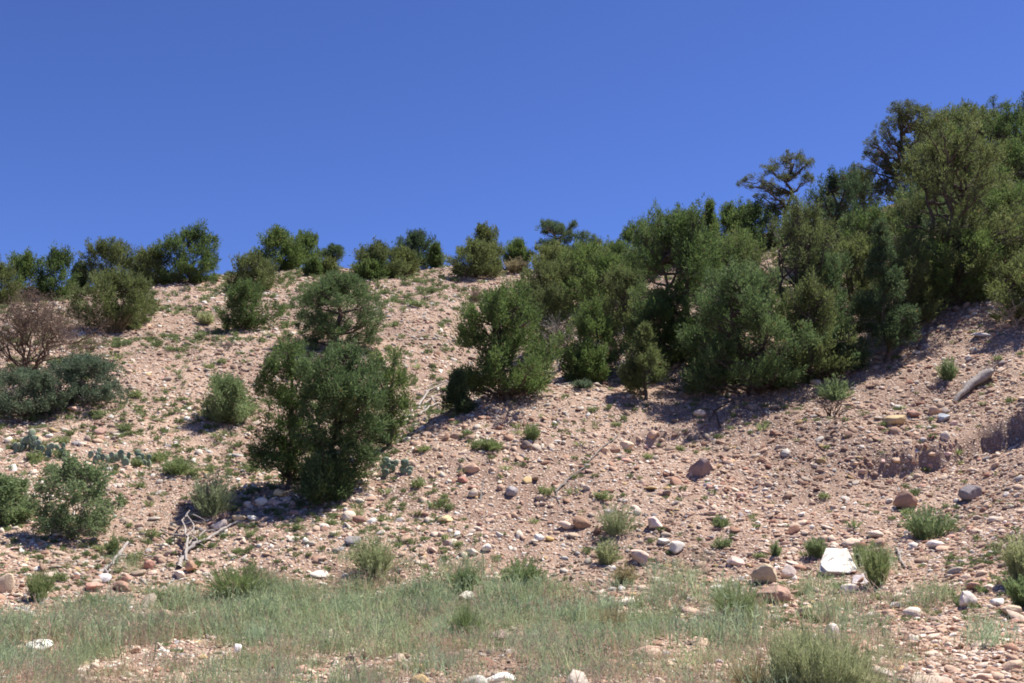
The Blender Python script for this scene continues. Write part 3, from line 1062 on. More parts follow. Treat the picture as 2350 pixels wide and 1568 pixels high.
LANDMARKS = [
    (1921, 1288, 'the chalk white slab'), (86, 1489, 'the rounded white boulder'), (545, 1490, 'the bright white rock'), (1914, 1462, 'the pale pointed rock'),
    (2080, 1147, 'the reddish brown block'), (2231, 1132, 'the dark grey boulder'), (1612, 1073, 'the purple brown slab'), (2054, 967, 'the ochre tan rock'),
    (1776, 1368, 'the brown wedge rock'), (1758, 1318, 'the lumpy tan boulder'), (1472, 1278, 'the pinkish tan boulder'), (1338, 1201, 'the brown hollow rock'),
    (1176, 1127, 'the grey rounded stone'), (824, 1192, 'the rust brown stone'), (1086, 1132, 'the cream ball stone'), (1082, 1075, 'the orange flat rock'),
    (1209, 1022, 'the dark brown rock'), (238, 1327, 'the oval boulder'), (1072, 1372, 'the half sunk rock'), (2221, 1378, 'the white block'),
    (1018, 1192, 'the flat yellow slab'), (430, 1260, 'the fallen branch pile'), (482, 1140, 'the gully mouth brush'), (862, 1280, 'the vase shaped brush above grass'),
    (1875, 1500, 'the biggest feathery brush'), (1415, 1190, 'the thin twiggy bush'), (2130, 1200, 'the spreading green bush'), (2012, 1300, 'the yellow green bush'),
    (172, 1150, 'the big round green shrub'), (195, 875, 'the blue grey leafy shrubs'), (66, 790, 'the brown dead tree'), (100, 1020, 'the left prickly pear'),
    (275, 1040, 'the wide low prickly pear'), (262, 700, 'the wide olive bush'), (566, 710, 'the compact rounded juniper'), (435, 590, 'the biggest crest juniper'),
    (775, 720, 'the spreading pinyon'), (768, 960, 'the tall central pine'), (523, 920, 'the lone bright bush'), (1165, 790, 'the large gully juniper'),
    (1092, 600, 'the wide crest bush'), (926, 610, 'the juniper with short trunk'), (1480, 830, 'the cone juniper'), (1340, 1080, 'the long dark stick'),
    (2230, 898, 'the bleached log'), (2176, 845, 'the high slope weed'), (1916, 890, 'the weed on exposed roots'), (1440, 1022, 'the small eroded bank'),
    (545, 1335, 'the yellowish grass clump'), (410, 1066, 'the low olive brush'), (640, 620, 'the tall crest juniper pair'), (470, 728, 'the pale brush mound'),
    (521, 790, 'the dark grey dead clump'), (985, 910, 'the driftwood tangle'), (748, 1105, 'the low pale green pine'), (171, 940, 'the long pink flat rock'),
    (955, 575, 'the dark crest tree'), (1205, 1315, 'the leafy weed patch'), (82, 1345, 'the left boulder tuft'), (2350, 1360, 'the dark edge shrub'),
    (1652, 1198, 'the low bright bush'), (1560, 930, 'the big tree shadow'), (2300, 1030, 'the shaded cut bank'), (585, 640, 'the loose olive bush'),
]
SECT = ['right of', 'below and right of', 'below', 'below and left of', 'left of', 'above and left of', 'above', 'above and right of']
ORD = ['nearest', 'second', 'third', 'fourth', 'fifth', 'sixth', 'seventh', 'eighth', 'ninth', 'tenth', 'eleventh', 'twelfth']


def label_repeats(items):
    """items: (object, px, py, noun, group); the label says where each lies from the nearest landmark"""
    lots = {}
    for o, x, y, noun, grp in items:
        d = [math.hypot(x - a, (y - b) * 1.3) for a, b, _ in LANDMARKS]
        k = int(np.argmin(d))
        a, b, ph = LANDMARKS[k]
        sec = SECT[int(round(math.atan2(y - b, x - a) / (pi / 4))) % 8]
        lots.setdefault((noun, sec, ph), []).append((d[k], o, grp))
    for (noun, sec, ph), L in lots.items():
        L.sort(key=lambda q: q[0])
        for i, (_, o, grp) in enumerate(L):
            tail = '' if len(L) == 1 else ', the nearest' if i == 0 else ', %s nearest' % ORD[min(i, 11)]
            tag(o, '%s %s %s%s' % (noun, sec, ph, tail), o['category'], grp)


REPEATS = []
# loose cobbles: the 230 that show largest, in colour groups that nothing in the photo tells apart
rng = np.random.default_rng(23)
COB = [('cream', (.66, .55, .44)), ('pink tan', (.56, .40, .31)), ('white', (.70, .65, .57)), ('reddish brown', (.40, .24, .18)), ('grey', (.37, .32, .29))]
cob_mesh = []
for k in range(12):
    v, f = rock_verts(2, 900 + k, 1.0)
    me = mesh_np('cobble', v * np.array([1, .8, .58]), f, M['rock'], False)
    cob_mesh.append(me)
cnt = 0
while cnt < 190:
    q = np.array([rng.uniform(0, 2350), rng.triangular(900, 1290, 1566)])
    p = hit(*q)
    if p[1] > 32 or (q[1] > 1400 and q[0] < 1100 and rng.random() < .75):
        continue
    wpx = rng.triangular(14, 17, 32) * (1 if q[1] > 1120 else .82)
    s = wpx * p[1] / FPX / 2
    ci = int(rng.choice(5, p=[.34, .32, .13, .14, .07]))
    o = link('cobble', cob_mesh[int(rng.integers(12))], None, (p[0], p[1], p[2] + s * .10))
    n_ = gnormal(p[0], p[1])
    o.rotation_euler = (math.atan2(-n_[1], n_[2]) * .8 + rng.normal(0, .2), math.atan2(n_[0], n_[2]) * .8 + rng.normal(0, .2), rng.uniform(-.6, .6) + pi * int(rng.integers(2)))
    o.scale = (s, s * rng.uniform(.8, 1.2), s * rng.uniform(.75, 1.2))
    c = np.array(COB[ci][1]) * rng.uniform(.85, 1.12)
    o.color = (*c, 1)
    tag(o, None, 'cobble')
    REPEATS.append((o, q[0], q[1], 'small %s cobble' % COB[ci][0], '%s cobbles lying in the gravel' % COB[ci][0]))
    cnt += 1

# ------------------------------------------------------------------ trees, named by where they stand
RIDGE, THICKET = 'trees along the hill crest', 'trees of the thicket on the right hill'
T = [
    # name, style, base, crown box, material, label, extra
    ('juniper_tree', 'round', (55, 688), (0, 102, 588, 690), 'juniper', 'round green juniper on the crest, farthest but one to the left', {'group': RIDGE}),
    ('juniper_tree', 'round', (125, 690), (82, 170, 580, 690), 'juniper', 'upright juniper on the crest just behind the brown dead tree', {'group': RIDGE}),
    ('juniper_tree', 'round', (-5, 700), (-60, 38, 612, 702), 'olive', 'olive juniper cut by the left edge on the crest', {'group': RIDGE}),
    ('juniper_shrub', 'round', (182, 668), (164, 202, 615, 672), 'pine', 'small dark sparse juniper in the gap between two crest clumps', {'group': RIDGE, 'dens': .6}),
    ('juniper_tree', 'round', (262, 655), (192, 350, 562, 662), 'olive', 'half dead juniper on the crest with bare grey snags on top', {'group': RIDGE, 'dead': 9, 'dens': .75}),
    ('juniper_tree', 'round', (345, 655), (300, 392, 580, 664), 'olive', 'low olive juniper squeezed left of the big round crest tree', {'group': RIDGE, 'dens': .8}),
    ('juniper_tree', 'round', (435, 652), (364, 504, 527, 652), 'juniper', 'biggest dense round juniper on the left crest with a pointed top', {'group': RIDGE}),
    ('juniper_bush', 'round', (262, 757), (176, 358, 634, 748), 'olive', 'wide bright olive bush with a yellowish skirt below the crest', {}),
    ('juniper_bush', 'round', (585, 668), (524, 640, 590, 668), 'olive', 'loose olive bush above the small rounded juniper', {}),
    ('juniper_bush', 'round', (566, 755), (502, 628, 658, 752), 'juniper', 'compact rounded juniper with a dark shadow beneath, left of the spreading pinyon', {}),
    ('juniper_tree', 'round', (640, 622), (586, 702, 536, 622), 'juniper', 'tall juniper on the middle crest, larger of the touching pair', {'group': RIDGE}),
    ('juniper_tree', 'round', (705, 606), (664, 736, 542, 606), 'juniper', 'dark juniper behind the right shoulder of the tall crest one', {'group': RIDGE}),
    ('pinyon_tree', 'layer', (763, 605), (735, 796, 566, 598), 'darkpine', 'small flat topped tree on the crest like an umbrella', {'group': RIDGE}),
    ('juniper_shrub', 'round', (718, 632), (702, 737, 604, 632), 'juniper', 'small green mound under the flat topped crest tree', {}),
    ('juniper_shrub', 'round', (754, 630), (738, 772, 606, 630), 'olive', 'smaller green mound beside the mound under the flat topped tree', {}),
    ('juniper_tree', 'round', (868, 640), (812, 922, 566, 640), 'olive', 'leafy crest juniper left of the rounded dark one', {'group': RIDGE}),
    ('juniper_tree', 'round', (955, 614), (904, 1002, 540, 612), 'darkpine', 'rounded dark tree on the crest with sky through its edges', {'group': RIDGE, 'dens': .85}),
    ('juniper_shrub', 'round', (1000, 612), (986, 1010, 568, 612), 'juniper', 'thin upright twig of green at the right foot of the rounded dark tree', {'dens': .6}),
    ('juniper_shrub', 'round', (926, 637), (894, 956, 580, 626), 'olive', 'small juniper with a short visible trunk in front of the crest', {'multi': False}),
    ('juniper_shrub', 'round', (852, 642), (800, 892, 610, 642), 'juniper', 'low spreading shrub behind the top of the spreading pinyon', {}),
    ('juniper_tree', 'round', (1112, 616), (1076, 1150, 523, 604), 'olive', 'ball topped juniper standing above the wide olive crest bush', {'group': RIDGE}),
    ('juniper_bush', 'round', (1092, 636), (1028, 1162, 566, 634), 'olive', 'wide olive bush on the crest under the ball topped juniper', {}),
    ('juniper_bush', 'round', (1186, 605), (1152, 1222, 562, 606), 'juniper', 'low dark bush on the crest just right of the ball topped juniper', {}),
    ('pinyon_tree', 'open', (1296, 620), (1230, 1372, 503, 610), 'darkpine', 'crooked pinyon on the crest with two puffs of needles on bare limbs',
     {'group': RIDGE, 'lobes_px': [(1266, 518, 28, 13), (1250, 524, 16, 10), (1312, 524, 15, 9), (1290, 540, 18, 11), (1344, 566, 24, 16), (1310, 560, 22, 14), (1262, 566, 28, 18), (1335, 590, 34, 18), (1275, 590, 40, 20)], 'dens': 1.7, 'multi': False, 'tr': .13}),
    ('juniper_tree', 'round', (1270, 680), (1205, 1340, 572, 680), 'olive', 'olive juniper below the crooked pinyon at the top of the gully', {'group': THICKET}),
    ('juniper_tree', 'round', (1255, 722), (1188, 1322, 606, 720), 'olive', 'pale olive juniper half hidden by the big gully juniper', {'group': THICKET}),
    ('juniper_tree', 'round', (1345, 700), (1285, 1412, 560, 705), 'juniper', 'juniper in shade right of the crooked pinyon', {'group': THICKET}),
    ('pinyon_tree', 'layer', (775, 800), (656, 896, 626, 800), 'pine', 'broad spreading pinyon in flat layers in the middle of the left hill', {'tr': .12, 'dens': 1.1}),
    ('pine_tree', 'cone', (768, 1140), (690, 850, 790, 1118), 'pine', 'tall central pine with a dark straight trunk at the mouth of the gully', {'dens': 1.5, 'tr': .10, 'lobes_px': [(790, 812, 46, 28), (740, 850, 50, 40), (820, 855, 45, 40), (780, 905, 80, 40), (730, 905, 40, 40), (840, 920, 45, 45), (770, 960, 80, 45), (830, 985, 60, 40), (740, 1020, 60, 40), (800, 1050, 60, 40), (770, 1090, 60, 28)]}),
    ('juniper_tree', 'cone', (662, 1122), (592, 722, 790, 1105), 'juniper', 'dark green tree forming the left shoulder of the central clump', {'dens': 1.5, 'tr': .07, 'lobes_px': [(665, 810, 42, 26), (640, 850, 40, 34), (690, 860, 36, 34), (632, 905, 40, 38), (680, 930, 42, 40), (668, 985, 50, 36), (690, 1030, 46, 34), (640, 1030, 46, 16), (612, 1048, 30, 12), (690, 1070, 44, 26), (640, 1068, 50, 20), (600, 1040, 26, 12), (685, 1100, 44, 20), (620, 1010, 40, 14)]}),
    ('juniper_tree', 'cone', (890, 1030), (838, 948, 805, 1030), 'juniper', 'bright green upright juniper forming the right shoulder of the central clump', {'dens': 1.5, 'tr': .07, 'lobes_px': [(908, 828, 14, 24), (862, 838, 16, 30), (872, 870, 26, 30), (905, 880, 32, 34), (920, 930, 28, 36), (880, 925, 32, 34), (890, 980, 46, 34), (872, 1010, 40, 20)]}),
    ('pine_shrub', 'round', (748, 1150), (690, 806, 1062, 1146), 'pine', 'low rounded pale green pine at the front foot of the central pine', {}),
    ('juniper_bush', 'round', (523, 972), (474, 576, 872, 966), 'shrub', 'small bright green bush standing alone left of the central clump', {'dens': .8}),
    ('juniper_tree', 'round', (1165, 918), (1040, 1284, 664, 908), 'juniper', 'large dense dark juniper leaning over the gully above the bare slope', {'tr': .13, 'dens': 1.8}),
    ('pine_shrub', 'cone', (1048, 952), (1016, 1084, 862, 950), 'darkpine', 'small blue green sapling at the left foot of the large gully juniper', {}),
    ('juniper_tree', 'round', (1352, 868), (1290, 1420, 700, 862), 'juniper', 'juniper with low boughs left of the little cone shaped one', {'group': THICKET}),
    ('juniper_tree', 'round', (1440, 800), (1380, 1500, 620, 800), 'olive', 'brownish thin juniper with bare twigs in the middle of the thicket', {'group': THICKET, 'dens': .6, 'dead': 6}),
    ('juniper_tree', 'cone', (1480, 900), (1426, 1534, 748, 896), 'olive', 'little cone shaped juniper standing in front of the thicket', {'dens': 1.9, 'dy': -.5}),
    ('juniper_tree', 'round', (1560, 825), (1438, 1704, 496, 800), 'juniper', 'tallest yellow green juniper in the middle of the thicket, crown against the sky', {'group': THICKET, 'tr': .16, 'dens': 1.1}),
    ('juniper_shrub', 'cone', (1630, 640), (1606, 1654, 464, 560), 'juniper', 'narrow spire poking into the sky above the thicket', {'group': THICKET}),
    ('juniper_tree', 'round', (1420, 690), (1380, 1475, 565, 690), 'juniper', 'bushy juniper on the skyline at the left end of the tall thicket', {'group': THICKET}),
    ('juniper_tree', 'round', (1560, 600), (1490, 1650, 498, 600), 'darkpine', 'blackish treetops showing just behind the tallest yellow green juniper', {'group': THICKET}),
    ('juniper_tree', 'round', (1730, 905), (1562, 1850, 625, 890), 'pine', 'wide blue green juniper with branches to the ground above the big shadow', {'group': THICKET, 'tr': .14, 'dens': 1.1}),
    ('juniper_tree', 'round', (1860, 880), (1775, 1945, 650, 870), 'olive', 'blue green juniper joined to the right side of the widest one', {'group': THICKET, 'dens': .95}),
    ('juniper_tree', 'round', (1825, 800), (1740, 1945, 470, 700), 'olive', 'greyish juniper with dead pale twigs behind the wide blue green ones', {'group': THICKET, 'dens': .75, 'dead': 8}),
    ('pinyon_tree', 'open', (1795, 560), (1695, 1862, 350, 500), 'pinyon', 'open pinyon against the sky with a limb leaning out left',
     {'tr': .12, 'dens': 1.2, 'multi': False, 'lobes_px': [(1712, 410, 16, 9), (1728, 424, 14, 9), (1740, 440, 10, 7), (1822, 366, 26, 13), (1788, 378, 24, 13), (1765, 398, 24, 13), (1838, 392, 22, 15), (1810, 408, 26, 15), (1780, 425, 28, 14), (1842, 425, 18, 16), (1800, 450, 34, 14), (1762, 455, 18, 10), (1790, 482, 44, 16)]}),
    ('juniper_tree', 'round', (1730, 580), (1672, 1800, 475, 585), 'pine', 'bluish juniper at the foot of the open pinyon with the leaning limb', {'group': THICKET}),
    ('pinyon_tree', 'round', (1930, 640), (1862, 2012, 392, 560), 'darkpine', 'dark pinyon with a black trunk between the open pinyon and the big slope tree', {'group': THICKET, 'multi': False, 'tr': .10}),
    ('pine_tree', 'cone', (2025, 806), (1956, 2104, 510, 800), 'darkpine', 'dark conical pine standing before the biggest juniper', {'tr': .08, 'dens': 1.9, 'dy': -1.0}),
    ('pine_tree', 'cone', (2110, 680), (2072, 2156, 450, 640), 'darkpine', 'slim dark pine half hidden in the middle of the biggest juniper', {'group': THICKET}),
    ('pinyon_tree', 'open', (2090, 560), (1966, 2150, 240, 480), 'pinyon', 'airy greyish pinyon with the highest crown left of the right slope',
     {'tr': .15, 'multi': False, 'lobes_px': [(2085, 255, 34, 13), (2050, 262, 24, 12), (2112, 270, 26, 15), (2065, 285, 34, 14), (2036, 300, 22, 12), (2100, 300, 34, 15), (1992, 340, 20, 10), (2020, 345, 26, 12), (1985, 368, 22, 9), (2030, 375, 34, 14), (2075, 335, 36, 16), (2010, 400, 26, 10), (2060, 400, 34, 16), (2130, 300, 30, 16), (2100, 360, 40, 20), (2040, 440, 40, 20), (2085, 285, 50, 20)], 'dens': 1.25}),
    ('juniper_tree', 'round', (2195, 700), (2030, 2345, 292, 560), 'olive', 'biggest juniper on the right with bare pale limbs under a yellow green top', {'group': THICKET, 'tr': .17, 'dens': .85, 'dead': 10}),
    ('juniper_tree', 'round', (2175, 705), (2085, 2300, 540, 690), 'juniper', 'low dark shaded juniper at the foot of the biggest one', {'group': THICKET, 'dens': .75, 'dead': 6}),
    ('juniper_tree', 'round', (2230, 420), (2110, 2350, 258, 380), 'olive', 'row of yellow green foliage just under the skyline on the upper right', {'group': THICKET}),
    ('pinyon_tree', 'open', (2285, 380), (2228, 2345, 222, 340), 'darkpine', 'dark pinyon on the skyline of the upper right', {'group': THICKET, 'dens': 1.2}),
    ('pinyon_tree', 'round', (2370, 380), (2328, 2430, 215, 360), 'darkpine', 'dark tree cut by the right edge on the skyline', {'group': THICKET}),
    ('juniper_tree', 'round', (2325, 640), (2248, 2420, 420, 620), 'juniper', 'dense juniper at the right edge beside the biggest one', {'group': THICKET, 'tr': .12}),
    ('juniper_bush', 'round', (2345, 740), (2285, 2440, 600, 730), 'olive', 'bright bush at the right edge behind pale dead branches', {'group': THICKET, 'dens': .7}),
    ('juniper_tree', 'round', (1960, 720), (1900, 2030, 560, 720), 'olive', 'sparse twiggy juniper in the gap left of the dark conical pine', {'group': THICKET, 'dens': .6, 'dead': 7}),
    ('juniper_tree', 'round', (1660, 760), (1600, 1760, 540, 740), 'juniper', 'yellow green juniper between the tallest one and the widest blue green one', {'group': THICKET}),
    # more of the thicket
    ('juniper_tree', 'round', (1392, 770), (1312, 1472, 590, 765), 'juniper', 'juniper filling the thicket between the little cone shaped one and the skyline', {'group': THICKET}),
    ('juniper_tree', 'round', (1520, 850), (1450, 1600, 665, 845), 'juniper', 'shaded juniper with bare lower boughs just behind the little cone shaped one', {'group': THICKET, 'dens': .85, 'dead': 4}),
    ('juniper_tree', 'round', (1700, 720), (1610, 1780, 550, 718), 'olive', 'olive juniper above the wide blue green one', {'group': THICKET}),
    ('juniper_tree', 'round', (1900, 790), (1810, 1955, 570, 785), 'pine', 'juniper with a paler top just left of the dark conical pine', {'group': THICKET}),
    ('juniper_tree', 'round', (2005, 660), (1925, 2085, 490, 655), 'juniper', 'juniper behind the tip of the dark conical pine', {'group': THICKET}),
    ('juniper_tree', 'round', (2260, 600), (2150, 2370, 420, 598), 'olive', 'spreading olive juniper with dark limbs right of the biggest one', {'group': THICKET, 'dens': .8, 'dead': 5}),
    ('juniper_tree', 'round', (2075, 760), (2010, 2150, 600, 752), 'olive', 'thin twiggy juniper between the dark conical pine and the biggest juniper', {'group': THICKET, 'dens': .6, 'dead': 5}),
    ('juniper_tree', 'round', (2170, 470), (2075, 2280, 300, 468), 'juniper', 'yellow green crown behind the top of the biggest juniper', {'group': THICKET}),
    ('juniper_bush', 'round', (1262, 810), (1206, 1312, 668, 800), 'olive', 'pale olive bush behind the grey leafless brush', {'dens': .8}),
    ('juniper_tree', 'round', (1660, 870), (1590, 1730, 690, 862), 'juniper', 'juniper joined to the left side of the widest blue green one', {'group': THICKET}),
    ('juniper_tree', 'round', (1860, 620), (1790, 1930, 480, 615), 'pine', 'juniper at the foot of the dark pinyon with the black trunk', {'group': THICKET}),
    ('juniper_tree', 'round', (2345, 520), (2270, 2430, 330, 515), 'juniper', 'green juniper at the right edge under the dark skyline tree', {'group': THICKET}),
    ('juniper_tree', 'round', (1310, 660), (1262, 1372, 590, 660), 'olive', 'rounded olive crown right under the crooked pinyon', {'group': THICKET}),
    ('juniper_tree', 'round', (1680, 600), (1630, 1740, 480, 598), 'juniper', 'leafy skyline tree between the narrow spire and the open pinyon', {'group': THICKET}),
    ('juniper_tree', 'round', (1970, 560), (1900, 2050, 400, 558), 'olive', 'leafy skyline tree between the dark pinyon and the highest airy one', {'group': THICKET}),
    ('juniper_tree', 'round', (2130, 640), (2040, 2220, 440, 636), 'pine', 'dense middle crown hiding the limbs of the biggest juniper', {'group': THICKET}),
    ('juniper_tree', 'round', (2290, 680), (2215, 2380, 520, 676), 'olive', 'thick low juniper just right of the trunk of the biggest juniper', {'group': THICKET}),
    ('juniper_bush', 'round', (1930, 850), (1870, 1992, 770, 848), 'pine', 'low juniper bush between the widest blue green tree and the dark conical pine', {}),
    ('juniper_bush', 'round', (1345, 880), (1298, 1402, 800, 876), 'juniper', 'low juniper bush at the edge of the spur beside the little cone shaped one', {}),
    ('juniper_tree', 'round', (1465, 640), (1405, 1535, 522, 640), 'juniper', 'leafy skyline juniper filling the notch left of the tallest yellow green one', {'group': THICKET}),
    ('juniper_tree', 'round', (1375, 660), (1325, 1440, 566, 660), 'olive', 'olive skyline juniper just right of the crooked pinyon foot', {'group': THICKET}),
    ('juniper_tree', 'round', (2320, 430), (2255, 2400, 262, 425), 'juniper', 'leafy tree under the dark pinyon on the upper right skyline', {'group': THICKET}),
    # lower bushes of the left hill
    ('mahogany_shrub', 'leafy', (195, 928), (88, 284, 822, 925), 'oak', 'blue grey green leafy shrub, upper right half of the pair below the dead tree', {'wood': 'greybark', 'dens': 1.7}),
    ('mahogany_shrub', 'leafy', (45, 954), (-50, 150, 856, 952), 'oak', 'blue grey green leafy shrub at the left edge, lower half of the pair', {'wood': 'greybark', 'dens': 1.7}),
    ('oak_shrub', 'leafy', (172, 1232), (82, 266, 1064, 1226), 'shrub', 'big round green shrub with grey twigs above the flat at lower left', {'wood': 'greybark', 'dens': .9}),
    ('oak_shrub', 'leafy', (15, 1205), (-50, 66, 1102, 1200), 'shrub', 'green shrub cut by the left edge beside the big round one', {'wood': 'greybark', 'dens': .9}),
    # unseen neighbour beyond the right edge whose shade falls into view
    ('juniper_tree', 'round', (2462, 905), (2388, 2560, 600, 905), 'juniper', 'juniper standing outside the right edge, shading the cut bank', {'tr': .12}),
]
for k, (name, style, base, box, mat, label, kw) in enumerate(T):
    cat = 'tree' if name.endswith('tree') else 'bush'
    if kw.get('group') == RIDGE:
        kw['dens'] = kw.get('dens', 1.0) * 1.45
    if kw.get('group') == THICKET and name == 'juniper_tree':
        kw['dens'] = kw.get('dens', 1.0) * 1.18
        x0, x1, t0, b0 = box
        box = (x0 - 8, x1 + 8, t0, max(b0, base[1] - 8))
    tree(name, style, base, box, mat, label, cat, seed=k, **kw)

# ------------------------------------------------------------------ dead wood


def px_path(path, lift=.05, sub=4, rng=None):
    """pixel polyline lying on the ground -> 3-D points"""
    P = []
    for q in path:
        p = hit(q[0], q[1])
        P.append([p[0], p[1], gz(p[0], p[1]) + (q[2] if len(q) > 2 else lift)])
    P = np.array(P)
    t = np.linspace(0, len(P) - 1, (len(P) - 1) * sub + 1)
    Q = np.stack([np.interp(t, np.arange(len(P)), P[:, c]) for c in range(3)], 1)
    if rng is not None:
        Q += rng.normal(0, .012, Q.shape)
    return Q


def dead_limbs(name, label, cat, mat, limbs, seed=0):
    """limbs: (pixel path, r0, r1, part name); each limb is a part"""
    rng = np.random.default_rng(seed)
    root = None
    for path, r0, r1, part in limbs:
        if name != 'log':
            path = [(q[0], q[1], q[2] * .5) for q in path]
            r0, r1 = r0 * .6, r1 * .7
        Q = px_path(path, .06, 4, rng)
        if root is None:
            root = thing(name, label, cat, Q[0])
        tb = Tubes(8, True)
        R = np.linspace(r0, r1, len(Q)) * rng.uniform(.85, 1.2, len(Q))
        tb.add(Q - np.array(root.location), R)
        for s in range(3):                             # broken side twigs
            if len(Q) > 4 and r0 > .02:
                k = int(rng.integers(2, len(Q) - 1))
                e = Q[k] + rng.normal(0, 1, 3) * np.array([.22, .18, .06]) + np.array([0, 0, .10])
                tb.add(curve(Q[k], e, rng, .08, 4) - np.array(root.location), np.linspace(R[k] * .5, R[k] * .15, 4))
        link(part, tb.mesh(part, M[mat]), root)
    return root


dead_limbs('fallen_branch', 'bleached fallen branch pile with forked limbs at the foot of the gully', 'dead branch', 'deadwood', [
    ([(410, 1305, .04), (425, 1275, .15), (445, 1262, .2), (480, 1245, .15), (520, 1215, .1), (560, 1195, .05)], .06, .03, 'limb'),
    ([(425, 1290, .08), (428, 1255, .35), (418, 1225, .5), (432, 1205, .55)], .045, .015, 'limb'),
    ([(428, 1255, .35), (445, 1235, .42), (425, 1215, .6)], .03, .012, 'limb'),
    ([(400, 1245, .25), (440, 1250, .3), (470, 1262, .1)], .03, .015, 'limb'),
    ([(375, 1225, .12), (400, 1242, .2), (432, 1252, .3)], .02, .010, 'limb'),
    ([(432, 1262, .2), (470, 1235, .3), (500, 1232, .15)], .035, .015, 'limb'),
    ([(440, 1210, .5), (470, 1215, .35)], .02, .01, 'limb'),
    ([(352, 1255, .10), (385, 1262, .12), (430, 1285, .05)], .022, .012, 'limb'),
], 3)
dead_limbs('fallen_branch', 'grey fallen branch resting over the grey white oval boulder', 'dead branch', 'deadwood', [
    ([(228, 1318, .05), (252, 1305, .12), (270, 1290, .25), (292, 1268, .4)], .05, .03, 'limb'),
    ([(238, 1312, .1), (250, 1325, .02)], .04, .025, 'limb'),
    ([(268, 1292, .2), (320, 1276, .1), (370, 1288, .05)], .025, .012, 'limb'),
], 4)
dead_limbs('fallen_branch', 'long thin dark stick lying diagonally across the bare middle slope', 'dead branch', 'greybark', [
    ([(1276, 1130, .05), (1300, 1108, .1), (1340, 1076, .1), (1375, 1040, .12), (1420, 1002, .1)], .04, .018, 'limb'),
    ([(1276, 1130, .05), (1284, 1158, .04)], .035, .012, 'limb'),
    ([(1330, 1084, .1), (1352, 1078, .15)], .016, .008, 'limb'),
], 5)
dead_limbs('log', 'thick bleached log lying aslant on the upper right slope', 'log', 'deadwood', [
    ([(2192, 925, .04), (2225, 898, .12), (2272, 872, .16)], .05, .13, 'log_body'),
    ([(2272, 872, .2), (2284, 864, .2)], .09, .03, 'limb'),
], 6)
dead_limbs('fallen_branch', 'pale driftwood tangle in the gully left of the blue green sapling', 'dead branch', 'deadwood', [
    ([(960, 935, .1), (985, 905, .3), (1022, 890, .35)], .06, .03, 'limb'),
    ([(975, 930, .1), (1000, 915, .25), (1030, 908, .2)], .05, .02, 'limb'),
    ([(955, 905, .05), (990, 918, .15), (1010, 945, .1)], .05, .02, 'limb'),
    ([(965, 955, .05), (985, 940, .2), (1015, 930, .2)], .05, .02, 'limb'),
    ([(980, 890, .05), (1000, 884, .15), (1030, 880, .2)], .03, .015, 'limb'),
], 7)
dead_limbs('fallen_branch', 'dry twig stuck upright in the slope beside the grey rounded stone', 'dead branch', 'greybark', [
    ([(1104, 1150, .0), (1106, 1130, .3), (1116, 1118, .5)], .03, .010, 'limb'),
    ([(1104, 1145, .1), (1120, 1140, .3)], .02, .008, 'limb'),
], 8)
dead_limbs('fallen_branch', 'weathered stick on the gravel right of the vase shaped brush', 'dead branch', 'deadwood', [
    ([(892, 1315, .03), (920, 1300, .05), (952, 1282, .07)], .025, .012, 'limb'),
], 9)
dead_limbs('fallen_branch', 'twisted bleached root beside the grassy bush on the right', 'dead branch', 'deadwood', [
    ([(2058, 1262, .05), (2066, 1285, .1), (2078, 1305, .05)], .035, .02, 'limb'),
    ([(2066, 1285, .1), (2072, 1268, .15)], .025, .012, 'limb'),
], 10)
dead_limbs('fallen_branch', 'bare root hanging in the big tree shadow on the slope', 'dead branch', 'brownwood', [
    ([(1655, 985, .05), (1640, 955, .25), (1665, 940, .3), (1690, 920, .2)], .05, .02, 'limb'),
    ([(1640, 955, .2), (1625, 975, .1)], .03, .012, 'limb'),
], 12)


def bare_tree(name, label, cat, base, height_px, spread_px, mat, seed, stems=5, tr=.05, depth=4, leaves=None, ndl=0, lean=0.0, flat=1.0):
    """leafless crown: stems that fork again and again"""
    rng = np.random.default_rng(seed)
    p = hit(*base)
    k = p[1] / FPX
    H, Wd = height_px * k, spread_px * k / 2
    root = thing(name, label, cat, p)
    tb, tb2 = Tubes(6), Tubes(4)
    tips = []

    def grow(a, d, L, r, lev):
        b = a + d * L
        P = curve(a, b, rng, .07, 5)
        (tb if lev < 2 else tb2).add(P, np.linspace(r, r * .6, 5))
        if lev >= depth:
            tips.append(b)
            return
        for q in range(3 if lev else 4):
            nd_ = norm(d + rng.normal(0, .52, 3) + np.array([0, 0, .12 * flat]))
            s = P[int(rng.integers(2, 5))]
            grow(s, nd_, L * rng.uniform(.55, .85), r * .55, lev + 1)
    for s in range(stems):
        a = rng.uniform(0, 2 * pi)
        d = norm(np.array([cos(a) * Wd / H * 1.1 + lean, sin(a) * Wd / H * .8, rng.uniform(.6, 1.1) * flat]))
        grow(np.array([rng.normal(0, .04), rng.normal(0, .04), -.08]), d, H * .42, tr * rng.uniform(.6, 1), 0)
    link('trunk', tb.mesh('trunk', M[mat]), root)
    link('twigs', tb2.mesh('twigs', M[mat]), root)
    if leaves:
        C = np.array(tips)
        C = np.concatenate([C, C + rng.normal(0, .12, C.shape)])
        low = C[C[:, 2] < H * .35]
        if ndl:
            extra = np.c_[rng.normal(0, Wd * .55, ndl), rng.normal(0, Wd * .4, ndl), np.abs(rng.normal(0, H * .16, ndl))]
            C = np.concatenate([C, extra])
        V, F, TT = leaf_tris(C, norm(rng.normal(0, 1, C.shape) + np.array([0, 0, .4])), np.full(len(C), .13), 12, .08, .018, rng, .6, .8, .6, 1.0)
        link('foliage', mesh_np('foliage', V, F, M[leaves], False, TT), root)
    return root


